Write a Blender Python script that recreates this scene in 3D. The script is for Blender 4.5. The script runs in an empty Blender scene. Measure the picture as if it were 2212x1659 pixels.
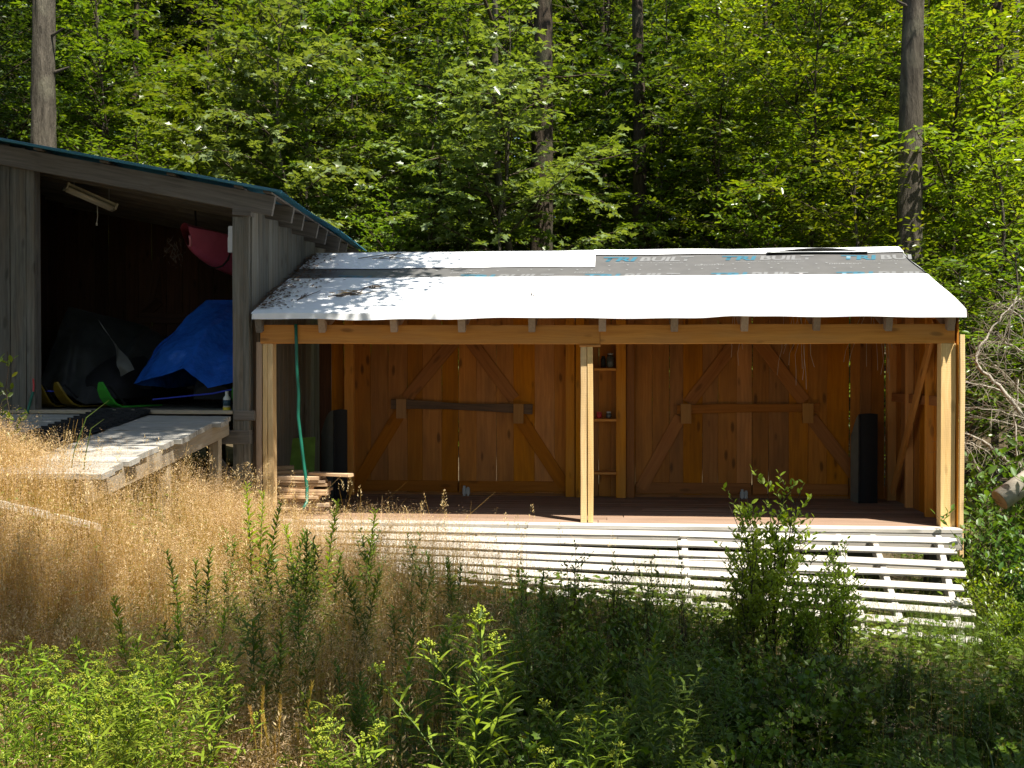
import bpy, math, random
import numpy as np
from mathutils import Vector, Matrix, noise as mnoise

random.seed(7)
rng = np.random.default_rng(7)
scene = bpy.context.scene
COL = scene.collection

# ------------------------------------------------------------------ camera
# World frame: shed front plane is y = 0, shed floor top is z = 0, +y runs into the woods.
FPX, CXP, CYP = 2350.0, 1106.0, 829.5          # measured on the photograph at 2212 px width
YAW, PITCH = math.radians(5.0), math.radians(-0.62)
CAM = Vector((0.0, -10.8, 1.49))
FWD = Vector((-math.sin(YAW) * math.cos(PITCH), math.cos(YAW) * math.cos(PITCH), math.sin(PITCH)))
RGT = Vector((math.cos(YAW), math.sin(YAW), 0.0))
UPV = RGT.cross(FWD)
cam_data = bpy.data.cameras.new('camera')
cam_data.lens = 36.0 * FPX / 2212.0
cam_data.sensor_width = 36.0
cam_data.clip_start, cam_data.clip_end = 0.05, 500.0
cam = bpy.data.objects.new('camera', cam_data)
COL.objects.link(cam)
cam.matrix_world = Matrix((( RGT.x, UPV.x, -FWD.x, CAM.x), (RGT.y, UPV.y, -FWD.y, CAM.y),
                           (RGT.z, UPV.z, -FWD.z, CAM.z), (0, 0, 0, 1)))
scene.camera = cam

# ------------------------------------------------------------------ light
SUN_EL, SUN_AZ = math.radians(63.0), math.radians(47.0)   # azimuth: from the camera side (-y) round to the right (+x)
SUN = Vector((math.sin(SUN_AZ) * math.cos(SUN_EL), -math.cos(SUN_AZ) * math.cos(SUN_EL), math.sin(SUN_EL)))
world = bpy.data.worlds.new('World')
scene.world = world
world.use_nodes = True
wn = world.node_tree
wn.nodes.clear()
w_out = wn.nodes.new('ShaderNodeOutputWorld')
w_bg = wn.nodes.new('ShaderNodeBackground')
w_sky = wn.nodes.new('ShaderNodeTexSky')
w_sky.sky_type = 'NISHITA'
w_sky.sun_disc = False
w_sky.sun_elevation = SUN_EL
w_sky.sun_rotation = math.atan2(SUN.x, SUN.y)
w_bg.inputs['Strength'].default_value = 0.07
wn.links.new(w_sky.outputs['Color'], w_bg.inputs['Color'])
wn.links.new(w_bg.outputs['Background'], w_out.inputs['Surface'])
sun_data = bpy.data.lights.new('sun', 'SUN')
sun_data.energy = 5.0
sun_data.angle = math.radians(0.53)
sun_data.color = (1.0, 0.94, 0.84)
sun = bpy.data.objects.new('sun', sun_data)
COL.objects.link(sun)
sun.rotation_euler = SUN.to_track_quat('Z', 'Y').to_euler()
sun.location = (8, -12, 20)

scene.view_settings.view_transform = 'Standard'
scene.view_settings.look = 'None'
scene.view_settings.exposure = 1.3
scene.view_settings.gamma = 1.0
scene.view_settings.use_curve_mapping = False
scene.render.engine = 'CYCLES'
scene.cycles.use_denoising = True
scene.cycles.max_bounces = 7
scene.cycles.diffuse_bounces = 4
scene.cycles.transmission_bounces = 5
scene.cycles.transparent_max_bounces = 6
scene.cycles.sample_clamp_indirect = 6.0

# ------------------------------------------------------------------ projection helpers (pixel -> direction; a plane gives the distance)
def ray(u, v):
    return (FWD + RGT * ((u - CXP) / FPX) + UPV * ((CYP - v) / FPX))
def on_y(u, v, y):
    d = ray(u, v); return CAM + d * ((y - CAM.y) / d.y)
def on_x(u, v, x):
    d = ray(u, v); return CAM + d * ((x - CAM.x) / d.x)
def on_z(u, v, z):
    d = ray(u, v); return CAM + d * ((z - CAM.z) / d.z)
def at_depth(u, v, dist):
    return CAM + ray(u, v) * dist
def XY(u, y):
    return on_y(u, 804, y).x

# ------------------------------------------------------------------ object helpers
WM = {}
def link(o, parent=None, M=None):
    COL.objects.link(o)
    M = M if M is not None else Matrix.Identity(4)
    WM[o.name] = M.copy()
    if parent is not None:
        o.parent = parent
        o.matrix_basis = WM[parent.name].inverted() @ M
    else:
        o.matrix_basis = M
    return o
def tag(o, label=None, cat=None, group=None, kind=None):
    if label: o['label'] = label
    if cat: o['category'] = cat
    if group: o['group'] = group
    if kind: o['kind'] = kind
    return o
def empty(name, loc, label, cat, group=None, rz=0.0):
    o = bpy.data.objects.new(name, None)
    o.empty_display_size = 0.1
    link(o, None, Matrix.Translation(Vector(loc)) @ Matrix.Rotation(rz, 4, 'Z'))
    return tag(o, label, cat, group)
def mesh_obj(name, mesh, parent=None, M=None, mat=None):
    if mat is not None:
        if len(mesh.materials) == 0: mesh.materials.append(mat)
    return link(bpy.data.objects.new(name, mesh), parent, M)
def copy_tree(root, loc, rz=0.0, scale=1.0, label=None, group=None, mats=None):
    c = root.copy(); COL.objects.link(c)
    M = Matrix.Translation(Vector(loc)) @ Matrix.Rotation(rz, 4, 'Z') @ Matrix.Scale(scale, 4)
    c.matrix_basis = M; WM[c.name] = M
    if label: c['label'] = label
    if group: c['group'] = group
    for ch in root.children:
        k = ch.copy(); COL.objects.link(k); k.parent = c
        if mats and ch.name.split('.')[0] in mats:
            k.material_slots[0].link = 'OBJECT'
            k.material_slots[0].material = mats[ch.name.split('.')[0]]
    return c

def fast_mesh(name, V, faces_flat, loop_start, smooth=False):
    me = bpy.data.meshes.new(name)
    V = np.asarray(V, dtype=np.float32)
    me.vertices.add(len(V)); me.vertices.foreach_set('co', V.ravel())
    me.loops.add(len(faces_flat)); me.loops.foreach_set('vertex_index', np.asarray(faces_flat, dtype=np.int32))
    me.polygons.add(len(loop_start)); me.polygons.foreach_set('loop_start', np.asarray(loop_start, dtype=np.int32))
    if smooth:
        me.polygons.foreach_set('use_smooth', np.ones(len(loop_start), dtype=bool))
    me.update(calc_edges=True)
    me.validate()
    return me

class MB:
    """collects vertices and faces of ONE mesh"""
    def __init__(s): s.v, s.f = [], []
    def add(s, V, F):
        k = len(s.v); s.v.extend([tuple(p) for p in V]); s.f.extend([tuple(i + k for i in f) for f in F])
    def box(s, c, size, R=None, taper=0.0):
        hx, hy, hz = size[0] / 2, size[1] / 2, size[2] / 2
        V = [Vector((sx * hx, sy * hy, sz * hz)) for sx in (-1, 1) for sy in (-1, 1) for sz in (-1, 1)]
        if R is not None: V = [R @ p for p in V]
        V = [p + Vector(c) for p in V]
        s.add(V, [(0, 1, 3, 2), (4, 6, 7, 5), (0, 4, 5, 1), (2, 3, 7, 6), (0, 2, 6, 4), (1, 5, 7, 3)])
    def tube(s, pts, rad, n=6, cap=True):
        pts = [Vector(p) for p in pts]
        if not hasattr(rad, '__len__'): rad = [rad] * len(pts)
        k = len(s.v); ref = None
        for i, p in enumerate(pts):
            t = (pts[min(i + 1, len(pts) - 1)] - pts[max(i - 1, 0)]).normalized()
            if ref is None:
                ref = t.orthogonal().normalized()
            ref = (ref - t * ref.dot(t)).normalized()
            b = t.cross(ref)
            for j in range(n):
                a = 2 * math.pi * j / n
                s.v.append(tuple(p + (ref * math.cos(a) + b * math.sin(a)) * rad[i]))
        for i in range(len(pts) - 1):
            for j in range(n):
                s.f.append((k + i * n + j, k + i * n + (j + 1) % n, k + (i + 1) * n + (j + 1) % n, k + (i + 1) * n + j))
        if cap:
            s.f.append(tuple(k + j for j in reversed(range(n))))
            s.f.append(tuple(k + (len(pts) - 1) * n + j for j in range(n)))
    def grid(s, fn, nu, nv):
        k = len(s.v)
        for i in range(nu + 1):
            for j in range(nv + 1):
                s.v.append(tuple(fn(i / nu, j / nv)))
        for i in range(nu):
            for j in range(nv):
                a = k + i * (nv + 1) + j
                s.f.append((a, a + nv + 1, a + nv + 2, a + 1))
    def build(s, name, mat, parent=None, M=None, smooth=False, world=True):
        """vertices are world coordinates when world is True; M gives the object's own frame"""
        M = M if M is not None else (WM[parent.name] if parent is not None else Matrix.Identity(4))
        me = bpy.data.meshes.new(name)
        V = s.v
        if world:
            I = M.inverted(); V = [tuple(I @ Vector(p)) for p in V]
        me.from_pydata(V, [], s.f)
        if smooth:
            for p in me.polygons: p.use_smooth = True
        me.update()
        return mesh_obj(name, me, parent, M, mat)

def frame(p0, p1, up=(0, 0, 1)):
    """object frame with local x from p0 to p1, local z close to up, origin in the middle"""
    p0, p1 = Vector(p0), Vector(p1)
    x = (p1 - p0).normalized(); z = Vector(up); z = (z - x * z.dot(x)).normalized(); y = z.cross(x)
    c = (p0 + p1) / 2
    return Matrix(((x.x, y.x, z.x, c.x), (x.y, y.y, z.y, c.y), (x.z, y.z, z.z, c.z), (0, 0, 0, 1))), (p1 - p0).length

def board(name, parent, p0, p1, w, t, mat, up=(0, 0, 1), jit=0.003, segs=1, warp=0.0, live=0.0, taper=(1, 1)):
    """a sawn board from p0 to p1 (centre line), width w across, thickness t along up; edges slightly worn"""
    M, L = frame(p0, p1, up)
    c = min(0.004, t * 0.2)
    V, F = [], []
    n = max(1, segs)
    ph = random.uniform(0, 9)
    for i in range(n + 1):
        x = -L / 2 + L * i / n + random.uniform(-1, 1) * jit * (i in (0, n))
        k = taper[0] + (taper[1] - taper[0]) * i / n
        dz = warp * math.sin(ph + 2.2 * i / n)
        dy0 = live * math.sin(ph * 3 + 7 * i / n) + random.uniform(-jit, jit)
        dy1 = live * math.sin(ph * 5 + 5 * i / n) + random.uniform(-jit, jit)
        hw, ht = w * k / 2, t / 2
        ring = [(-hw + c + dy0, -ht), (hw - c + dy1, -ht), (hw + dy1, -ht + c), (hw + dy1, ht - c), (hw - c + dy1, ht), (-hw + c + dy0, ht), (-hw + dy0, ht - c), (-hw + dy0, -ht + c)]
        V += [(x, a, b + dz) for a, b in ring]
    for i in range(n):
        for j in range(8):
            F.append((i * 8 + j, (i + 1) * 8 + j, (i + 1) * 8 + (j + 1) % 8, i * 8 + (j + 1) % 8))
    F.append(tuple(range(8))); F.append(tuple(n * 8 + j for j in reversed(range(8))))
    me = bpy.data.meshes.new(name); me.from_pydata(V, [], F); me.update()
    return mesh_obj(name, me, parent, M, mat)

def smooth01(x, a, b):
    t = np.clip((np.asarray(x, dtype=float) - a) / (b - a), 0, 1); return t * t * (3 - 2 * t)
# ------------------------------------------------------------------ materials
MAT = {}
def new_mat(name):
    m = bpy.data.materials.new(name); m.use_nodes = True
    nt = m.node_tree; nt.nodes.clear()
    o = nt.nodes.new('ShaderNodeOutputMaterial'); b = nt.nodes.new('ShaderNodeBsdfPrincipled')
    nt.links.new(b.outputs[0], o.inputs['Surface'])
    MAT[name] = m
    return m, nt, b, o
def N(nt, t, **kw):
    n = nt.nodes.new(t)
    for k, v in kw.items():
        if k.startswith('i_'): n.inputs[k[2:].replace('_', ' ')].default_value = v
        else: setattr(n, k, v)
    return n
def ramp(nt, stops):
    r = nt.nodes.new('ShaderNodeValToRGB'); e = r.color_ramp.elements
    while len(e) < len(stops): e.new(0.5)
    for k, (p, c) in enumerate(stops):
        e[k].position = p; e[k].color = (*c, 1)
    return r
def mixc(nt, a, b, fac, mode='MIX'):
    m = nt.nodes.new('ShaderNodeMix'); m.data_type = 'RGBA'; m.blend_type = mode
    for sock, val in ((m.inputs[6], a), (m.inputs[7], b), (m.inputs[0], fac)):
        if hasattr(val, 'is_linked') or hasattr(val, 'links'): nt.links.new(val, sock)
        elif isinstance(val, tuple): sock.default_value = (*val, 1)
        else: sock.default_value = val
    return m.outputs[2]
def bump(nt, b, h, strength, dist=0.01):
    n = N(nt, 'ShaderNodeBump'); n.inputs['Strength'].default_value = strength; n.inputs['Distance'].default_value = dist
    nt.links.new(h, n.inputs['Height']); nt.links.new(n.outputs[0], b.inputs['Normal'])

def wood(name, dark, light, var=0.25, knots=0.7, rough=0.75, stain=None, saw=0.0, stain_amt=0.5, gscale=1.0):
    m, nt, b, o = new_mat(name); L = nt.links
    tc = N(nt, 'ShaderNodeTexCoord'); oi = N(nt, 'ShaderNodeObjectInfo')
    mul = N(nt, 'ShaderNodeMath', operation='MULTIPLY'); mul.inputs[1].default_value = 57.0
    L.new(oi.outputs['Random'], mul.inputs[0])
    add = N(nt, 'ShaderNodeVectorMath', operation='ADD'); L.new(tc.outputs['Object'], add.inputs[0]); L.new(mul.outputs[0], add.inputs[1])
    # slow wander so that the grain lines are not dead straight
    wn_ = N(nt, 'ShaderNodeTexNoise'); wn_.inputs['Scale'].default_value = 1.6; wn_.inputs['Detail'].default_value = 2
    L.new(add.outputs[0], wn_.inputs['Vector'])
    wsc = N(nt, 'ShaderNodeVectorMath', operation='MULTIPLY_ADD'); L.new(wn_.outputs['Color'], wsc.inputs[0])
    wsc.inputs[1].default_value = (0.0, 0.07, 0.07); L.new(add.outputs[0], wsc.inputs[2])
    mp = N(nt, 'ShaderNodeMapping'); mp.inputs['Scale'].default_value = (1.3 * gscale, 38 * gscale, 38 * gscale); L.new(wsc.outputs[0], mp.inputs['Vector'])
    g = N(nt, 'ShaderNodeTexNoise'); g.inputs['Scale'].default_value = 1.0; g.inputs['Detail'].default_value = 6; g.inputs['Roughness'].default_value = 0.65
    L.new(mp.outputs[0], g.inputs['Vector'])
    r = ramp(nt, [(0.28, dark), (0.72, light)]); L.new(g.outputs['Fac'], r.inputs[0])
    col = r.outputs[0]
    # knots
    mk = N(nt, 'ShaderNodeMapping'); mk.inputs['Scale'].default_value = (2.3, 7.0, 7.0); L.new(wsc.outputs[0], mk.inputs['Vector'])
    vo = N(nt, 'ShaderNodeTexVoronoi'); vo.inputs['Scale'].default_value = 1.0; vo.inputs['Randomness'].default_value = 1.0; L.new(mk.outputs[0], vo.inputs['Vector'])
    kr = ramp(nt, [(0.0, (1, 1, 1)), (0.10, (0.9, 0.9, 0.9)), (0.19, (0, 0, 0))]); L.new(vo.outputs['Distance'], kr.inputs[0])
    km = N(nt, 'ShaderNodeMath', operation='MULTIPLY'); km.inputs[1].default_value = knots; L.new(kr.outputs[0], km.inputs[0])
    col = mixc(nt, col, tuple(c * 0.28 for c in dark), km.outputs[0])
    # broad stains
    if stain is not None:
        sn = N(nt, 'ShaderNodeTexNoise'); sn.inputs['Scale'].default_value = 2.4; sn.inputs['Detail'].default_value = 5
        smp = N(nt, 'ShaderNodeMapping'); smp.inputs['Scale'].default_value = (0.7, 3.5, 3.5); L.new(add.outputs[0], smp.inputs['Vector']); L.new(smp.outputs[0], sn.inputs['Vector'])
        sr = ramp(nt, [(0.45, (0, 0, 0)), (0.7, (1, 1, 1))]); L.new(sn.outputs['Fac'], sr.inputs[0])
        sm = N(nt, 'ShaderNodeMath', operation='MULTIPLY'); sm.inputs[1].default_value = stain_amt; L.new(sr.outputs[0], sm.inputs[0])
        col = mixc(nt, col, stain, sm.outputs[0])
    hv = N(nt, 'ShaderNodeHueSaturation'); L.new(col, hv.inputs['Color'])
    vr = N(nt, 'ShaderNodeMapRange'); vr.inputs['To Min'].default_value = 1 - var; vr.inputs['To Max'].default_value = 1 + var * 0.7
    L.new(oi.outputs['Random'], vr.inputs['Value']); L.new(vr.outputs[0], hv.inputs['Value'])
    m2 = N(nt, 'ShaderNodeMath', operation='FRACT'); m3 = N(nt, 'ShaderNodeMath', operation='MULTIPLY'); m3.inputs[1].default_value = 7.31
    L.new(oi.outputs['Random'], m3.inputs[0]); L.new(m3.outputs[0], m2.inputs[0])
    sr2 = N(nt, 'ShaderNodeMapRange'); sr2.inputs['To Min'].default_value = 0.92; sr2.inputs['To Max'].default_value = 1.08
    L.new(m2.outputs[0], sr2.inputs['Value']); L.new(sr2.outputs[0], hv.inputs['Saturation'])
    L.new(hv.outputs[0], b.inputs['Base Color'])
    b.inputs['Roughness'].default_value = rough; b.inputs['Specular IOR Level'].default_value = 0.25
    h = g.outputs['Fac']
    if saw > 0:
        wv = N(nt, 'ShaderNodeTexWave'); wv.inputs['Scale'].default_value = 18; wv.inputs['Distortion'].default_value = 2.0; wv.inputs['Detail'].default_value = 1
        L.new(tc.outputs['Object'], wv.inputs['Vector'])
        ad = N(nt, 'ShaderNodeMath', operation='MULTIPLY_ADD'); ad.inputs[1].default_value = saw; L.new(wv.outputs['Fac'], ad.inputs[0]); L.new(g.outputs['Fac'], ad.inputs[2]); h = ad.outputs[0]
    bump(nt, b, h, 0.5, 0.004)
    return m

def plain(name, color, rough=0.6, metal=0.0, noise=0.15, nscale=8.0, bmp=0.0, spec=0.4, coord='Object', bdist=0.01):
    m, nt, b, o = new_mat(name)
    tc = N(nt, 'ShaderNodeTexCoord'); n = N(nt, 'ShaderNodeTexNoise'); n.inputs['Scale'].default_value = nscale; n.inputs['Detail'].default_value = 6
    nt.links.new(tc.outputs[coord], n.inputs['Vector'])
    r = ramp(nt, [(0.25, tuple(c * (1 - noise) for c in color)), (0.75, tuple(min(1, c * (1 + noise)) for c in color))])
    nt.links.new(n.outputs['Fac'], r.inputs[0]); nt.links.new(r.outputs[0], b.inputs['Base Color'])
    b.inputs['Roughness'].default_value = rough; b.inputs['Metallic'].default_value = metal; b.inputs['Specular IOR Level'].default_value = spec
    if bmp > 0: bump(nt, b, n.outputs['Fac'], bmp, bdist)
    return m

def leaf(name, c1, c2, c3=None, trans=0.42, rough=0.42, tboost=1.35, spec=0.35, tint=(1.2, 1.15, 0.26)):
    """leaf: gloss on top, light passing through; colour differs from leaf to leaf"""
    m, nt, b, o = new_mat(name); L = nt.links
    ge = N(nt, 'ShaderNodeNewGeometry'); oi = N(nt, 'ShaderNodeObjectInfo')
    stops = [(0.0, c1), (1.0, c2)] if c3 is None else [(0.0, c1), (0.9, c2), (1.0, c3)]
    r = ramp(nt, stops); L.new(ge.outputs['Random Per Island'], r.inputs[0])
    hv = N(nt, 'ShaderNodeHueSaturation'); L.new(r.outputs[0], hv.inputs['Color'])
    mr = N(nt, 'ShaderNodeMapRange'); mr.inputs['To Min'].default_value = 0.485; mr.inputs['To Max'].default_value = 0.512
    L.new(oi.outputs['Random'], mr.inputs['Value']); L.new(mr.outputs[0], hv.inputs['Hue'])
    mv = N(nt, 'ShaderNodeMapRange'); mv.inputs['To Min'].default_value = 0.85; mv.inputs['To Max'].default_value = 1.15
    L.new(oi.outputs['Random'], mv.inputs['Value']); L.new(mv.outputs[0], hv.inputs['Value'])
    L.new(hv.outputs[0], b.inputs['Base Color'])
    b.inputs['Roughness'].default_value = rough; b.inputs['Specular IOR Level'].default_value = spec
    tr = N(nt, 'ShaderNodeBsdfTranslucent')
    tcx = mixc(nt, hv.outputs[0], tuple(c * tboost for c in tint), 1.0, 'MULTIPLY'); L.new(tcx, tr.inputs['Color'])
    mx = N(nt, 'ShaderNodeMixShader'); mx.inputs[0].default_value = trans
    L.new(b.outputs[0], mx.inputs[1]); L.new(tr.outputs[0], mx.inputs[2]); L.new(mx.outputs[0], o.inputs['Surface'])
    return m

def bark(name, c1, c2, c3, scale=1.0, bmp=0.9):
    m, nt, b, o = new_mat(name); L = nt.links
    tc = N(nt, 'ShaderNodeTexCoord')
    mp = N(nt, 'ShaderNodeMapping'); mp.inputs['Scale'].default_value = (14 * scale, 14 * scale, 2.6 * scale); L.new(tc.outputs['Object'], mp.inputs['Vector'])
    n = N(nt, 'ShaderNodeTexNoise'); n.inputs['Scale'].default_value = 1.0; n.inputs['Detail'].default_value = 8; n.inputs['Roughness'].default_value = 0.7; L.new(mp.outputs[0], n.inputs['Vector'])
    r = ramp(nt, [(0.3, c1), (0.65, c2)]); L.new(n.outputs['Fac'], r.inputs[0])
    n2 = N(nt, 'ShaderNodeTexNoise'); n2.inputs['Scale'].default_value = 2.2; n2.inputs['Detail'].default_value = 6; L.new(tc.outputs['Object'], n2.inputs['Vector'])
    r2 = ramp(nt, [(0.5, (0, 0, 0)), (0.66, (0.8, 0.8, 0.8))]); L.new(n2.outputs['Fac'], r2.inputs[0])
    L.new(mixc(nt, r.outputs[0], c3, r2.outputs[0]), b.inputs['Base Color'])
    b.inputs['Roughness'].default_value = 0.9; b.inputs['Specular IOR Level'].default_value = 0.1
    bump(nt, b, n.outputs['Fac'], bmp, 0.07)
    return m

wood('pine_frame', (0.50, 0.185, 0.024), (0.68, 0.30, 0.050), var=0.15, knots=0.7, stain=(0.44, 0.24, 0.09), stain_amt=0.35)
wood('pine_post', (0.58, 0.37, 0.14), (0.80, 0.57, 0.28), var=0.12, knots=0.5, saw=0.22, stain=(0.34, 0.23, 0.12), stain_amt=0.3)
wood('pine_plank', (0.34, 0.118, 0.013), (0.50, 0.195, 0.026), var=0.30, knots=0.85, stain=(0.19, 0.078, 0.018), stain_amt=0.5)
wood('pine_brace', (0.24, 0.080, 0.012), (0.37, 0.138, 0.024), var=0.2, knots=0.5)
wood('pine_block', (0.30, 0.145, 0.042), (0.40, 0.20, 0.062), var=0.1, knots=0.2)
wood('pine_floor', (0.20, 0.128, 0.085), (0.30, 0.20, 0.14), var=0.18, knots=0.3, stain=(0.30, 0.22, 0.16))
wood('pine_deck', (0.20, 0.08, 0.024), (0.30, 0.13, 0.042), var=0.3, knots=0.3)
wood('rafter_end', (0.26, 0.18, 0.12), (0.40, 0.28, 0.19), var=0.25, knots=0.1)
wood('bark_slab', (0.07, 0.045, 0.03), (0.19, 0.11, 0.06), var=0.1, knots=0.3, stain=(0.05, 0.035, 0.025), stain_amt=0.8)
wood('grey_plank', (0.075, 0.073, 0.062), (0.20, 0.19, 0.165), var=0.28, knots=0.6, stain=(0.17, 0.13, 0.09), stain_amt=0.5, rough=0.9)
wood('grey_beam', (0.085, 0.076, 0.066), (0.19, 0.17, 0.148), var=0.12, knots=0.4, rough=0.9)
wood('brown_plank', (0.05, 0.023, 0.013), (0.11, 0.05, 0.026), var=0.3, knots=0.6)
wood('ramp_plank', (0.25, 0.24, 0.215), (0.42, 0.405, 0.365), var=0.2, knots=0.5, stain=(0.30, 0.27, 0.22), stain_amt=0.4, rough=0.85)
wood('ramp_side', (0.32, 0.26, 0.19), (0.48, 0.41, 0.30), var=0.15, knots=0.4, stain=(0.26, 0.21, 0.15))
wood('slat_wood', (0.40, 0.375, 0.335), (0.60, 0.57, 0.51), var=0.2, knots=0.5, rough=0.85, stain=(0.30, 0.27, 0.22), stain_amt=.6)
wood('lumber', (0.42, 0.27, 0.15), (0.60, 0.42, 0.25), var=0.3, knots=0.4, stain=(0.35, 0.31, 0.27), stain_amt=0.5)
plain('membrane_white', (0.80, 0.82, 0.83), rough=0.55, noise=0.035, nscale=14, bmp=0.15, bdist=0.003)
plain('underlay_grey', (0.098, 0.096, 0.094), rough=0.5, noise=0.12, nscale=6, bmp=0.12, bdist=0.004)
plain('print_blue', (0.032, 0.125, 0.18), rough=0.5, noise=0.05)
plain('print_grey', (0.175, 0.178, 0.18), rough=0.5, noise=0.05)
plain('print_pale', (0.26, 0.265, 0.265), rough=0.5, noise=0.05)
plain('tin_blue', (0.035, 0.17, 0.25), rough=0.35, noise=0.2, nscale=3, spec=0.5)
plain('rubber', (0.012, 0.012, 0.013), rough=0.7, noise=0.3)
plain('black_plastic', (0.008, 0.008, 0.009), rough=0.75, noise=0.2)
plain('grey_plastic', (0.15, 0.16, 0.135), rough=0.6, noise=0.2)
plain('tarp_blue', (0.018, 0.11, 0.50), rough=0.22, noise=0.18, nscale=11, bmp=0.7, spec=0.6, bdist=0.03)
plain('tarp_dark', (0.035, 0.037, 0.036), rough=0.45, noise=0.4, nscale=4, bmp=0.5, bdist=0.03)
plain('tarp_pale', (0.09, 0.09, 0.08), rough=0.5, noise=0.25, nscale=5, bmp=0.4)
plain('ski_green', (0.03, 0.26, 0.02), rough=0.4, noise=0.1)
plain('ski_yellow', (0.17, 0.115, 0.01), rough=0.45, noise=0.15)
plain('kayak_pink', (0.46, 0.09, 0.14), rough=0.4, noise=0.12)
plain('kayak_edge', (0.60, 0.20, 0.24), rough=0.45, noise=0.1)
plain('lamp_cream', (0.50, 0.46, 0.34), rough=0.5, noise=0.15)
plain('tube_white', (0.62, 0.60, 0.50), rough=0.3, noise=0.08)
plain('hose_green', (0.008, 0.11, 0.068), rough=0.4, noise=0.15)
plain('grass_gap_sheet', (0.12, 0.22, 0.03), rough=0.6, noise=0.3)
plain('steel', (0.36, 0.36, 0.35), rough=0.5, metal=0.5, noise=0.2)
plain('switch_white', (0.60, 0.61, 0.62), rough=0.5, noise=0.05)
plain('bottle_white', (0.62, 0.62, 0.58), rough=0.4, noise=0.05)
plain('bottle_label', (0.03, 0.07, 0.10), rough=0.5, noise=0.1)
plain('cap_yellow', (0.55, 0.42, 0.03), rough=0.4, noise=0.1)
plain('can_red', (0.42, 0.03, 0.03), rough=0.4, noise=0.1)
plain('jar_glass', (0.06, 0.065, 0.06), rough=0.15, noise=0.1, spec=0.6)
plain('rope_blue', (0.03, 0.05, 0.42), rough=0.5, noise=0.2)
plain('root_pale', (0.42, 0.36, 0.28), rough=0.8, noise=0.2)
plain('litter', (0.13, 0.075, 0.04), rough=0.9, noise=0.5, nscale=30)
plain('twig', (0.10, 0.075, 0.055), rough=0.9, noise=0.4, nscale=20)
plain('dead_branch', (0.30, 0.27, 0.22), rough=0.9, noise=0.35, nscale=12, bmp=0.4)
plain('dead_twig', (0.25, 0.215, 0.16), rough=0.9, noise=0.3, nscale=12)
plain('cut_wood', (0.30, 0.20, 0.12), rough=0.8, noise=0.3, nscale=30)
plain('birch', (0.62, 0.60, 0.55), rough=0.7, noise=0.3, nscale=9, bmp=0.3)
plain('forest_floor', (0.075, 0.058, 0.034), rough=0.95, noise=0.55, nscale=5, bmp=0.8, bdist=0.05, spec=0.1)
bark('bark_grey', (0.044, 0.038, 0.029), (0.130, 0.112, 0.086), (0.15, 0.14, 0.10), bmp=1.0)
bark('bark_dark', (0.026, 0.020, 0.014), (0.085, 0.065, 0.047), (0.08, 0.078, 0.05), bmp=1.0)
bark('bark_twig', (0.035, 0.026, 0.017), (0.085, 0.065, 0.045), (0.07, 0.06, 0.04), bmp=0.3)
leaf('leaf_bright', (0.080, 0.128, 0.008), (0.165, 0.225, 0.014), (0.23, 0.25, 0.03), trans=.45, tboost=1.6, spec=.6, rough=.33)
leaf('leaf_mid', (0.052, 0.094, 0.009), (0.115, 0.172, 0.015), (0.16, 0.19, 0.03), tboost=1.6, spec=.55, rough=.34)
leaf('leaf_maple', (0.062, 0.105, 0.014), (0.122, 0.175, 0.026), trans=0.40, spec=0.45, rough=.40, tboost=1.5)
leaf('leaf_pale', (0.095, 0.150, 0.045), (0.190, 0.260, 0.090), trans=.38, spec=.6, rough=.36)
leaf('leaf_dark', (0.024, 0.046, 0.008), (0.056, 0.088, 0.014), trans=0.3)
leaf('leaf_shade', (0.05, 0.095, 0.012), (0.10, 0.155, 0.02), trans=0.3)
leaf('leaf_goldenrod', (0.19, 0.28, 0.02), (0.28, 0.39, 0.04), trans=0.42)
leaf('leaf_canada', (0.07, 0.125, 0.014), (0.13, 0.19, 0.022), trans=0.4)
leaf('leaf_under', (0.075, 0.135, 0.014), (0.155, 0.22, 0.025), (0.18, 0.15, 0.035), trans=0.35)
leaf('leaf_big', (0.05, 0.12, 0.018), (0.11, 0.20, 0.03), trans=0.38, spec=0.5)
leaf('fern_green', (0.09, 0.16, 0.015), (0.17, 0.25, 0.028), trans=0.45)
leaf('bud_yellow', (0.22, 0.29, 0.025), (0.36, 0.38, 0.03), trans=0.25)
leaf('stem_green', (0.06, 0.10, 0.02), (0.10, 0.14, 0.03), trans=0.15)
leaf('grass_gold', (0.43, 0.29, 0.08), (0.65, 0.49, 0.18), trans=0.45, rough=0.5, tboost=1.15, tint=(1.1, 1.0, .45))
leaf('grass_seed', (0.52, 0.36, 0.17), (0.82, 0.67, 0.40), trans=0.45, rough=0.5, tboost=1.08, tint=(1.1, 1.0, .55))
leaf('grass_green', (0.05, 0.10, 0.014), (0.13, 0.18, 0.03), trans=0.42)
leaf('grass_ochre', (0.36, 0.23, 0.05), (0.50, 0.34, 0.09), trans=0.35)
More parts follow.
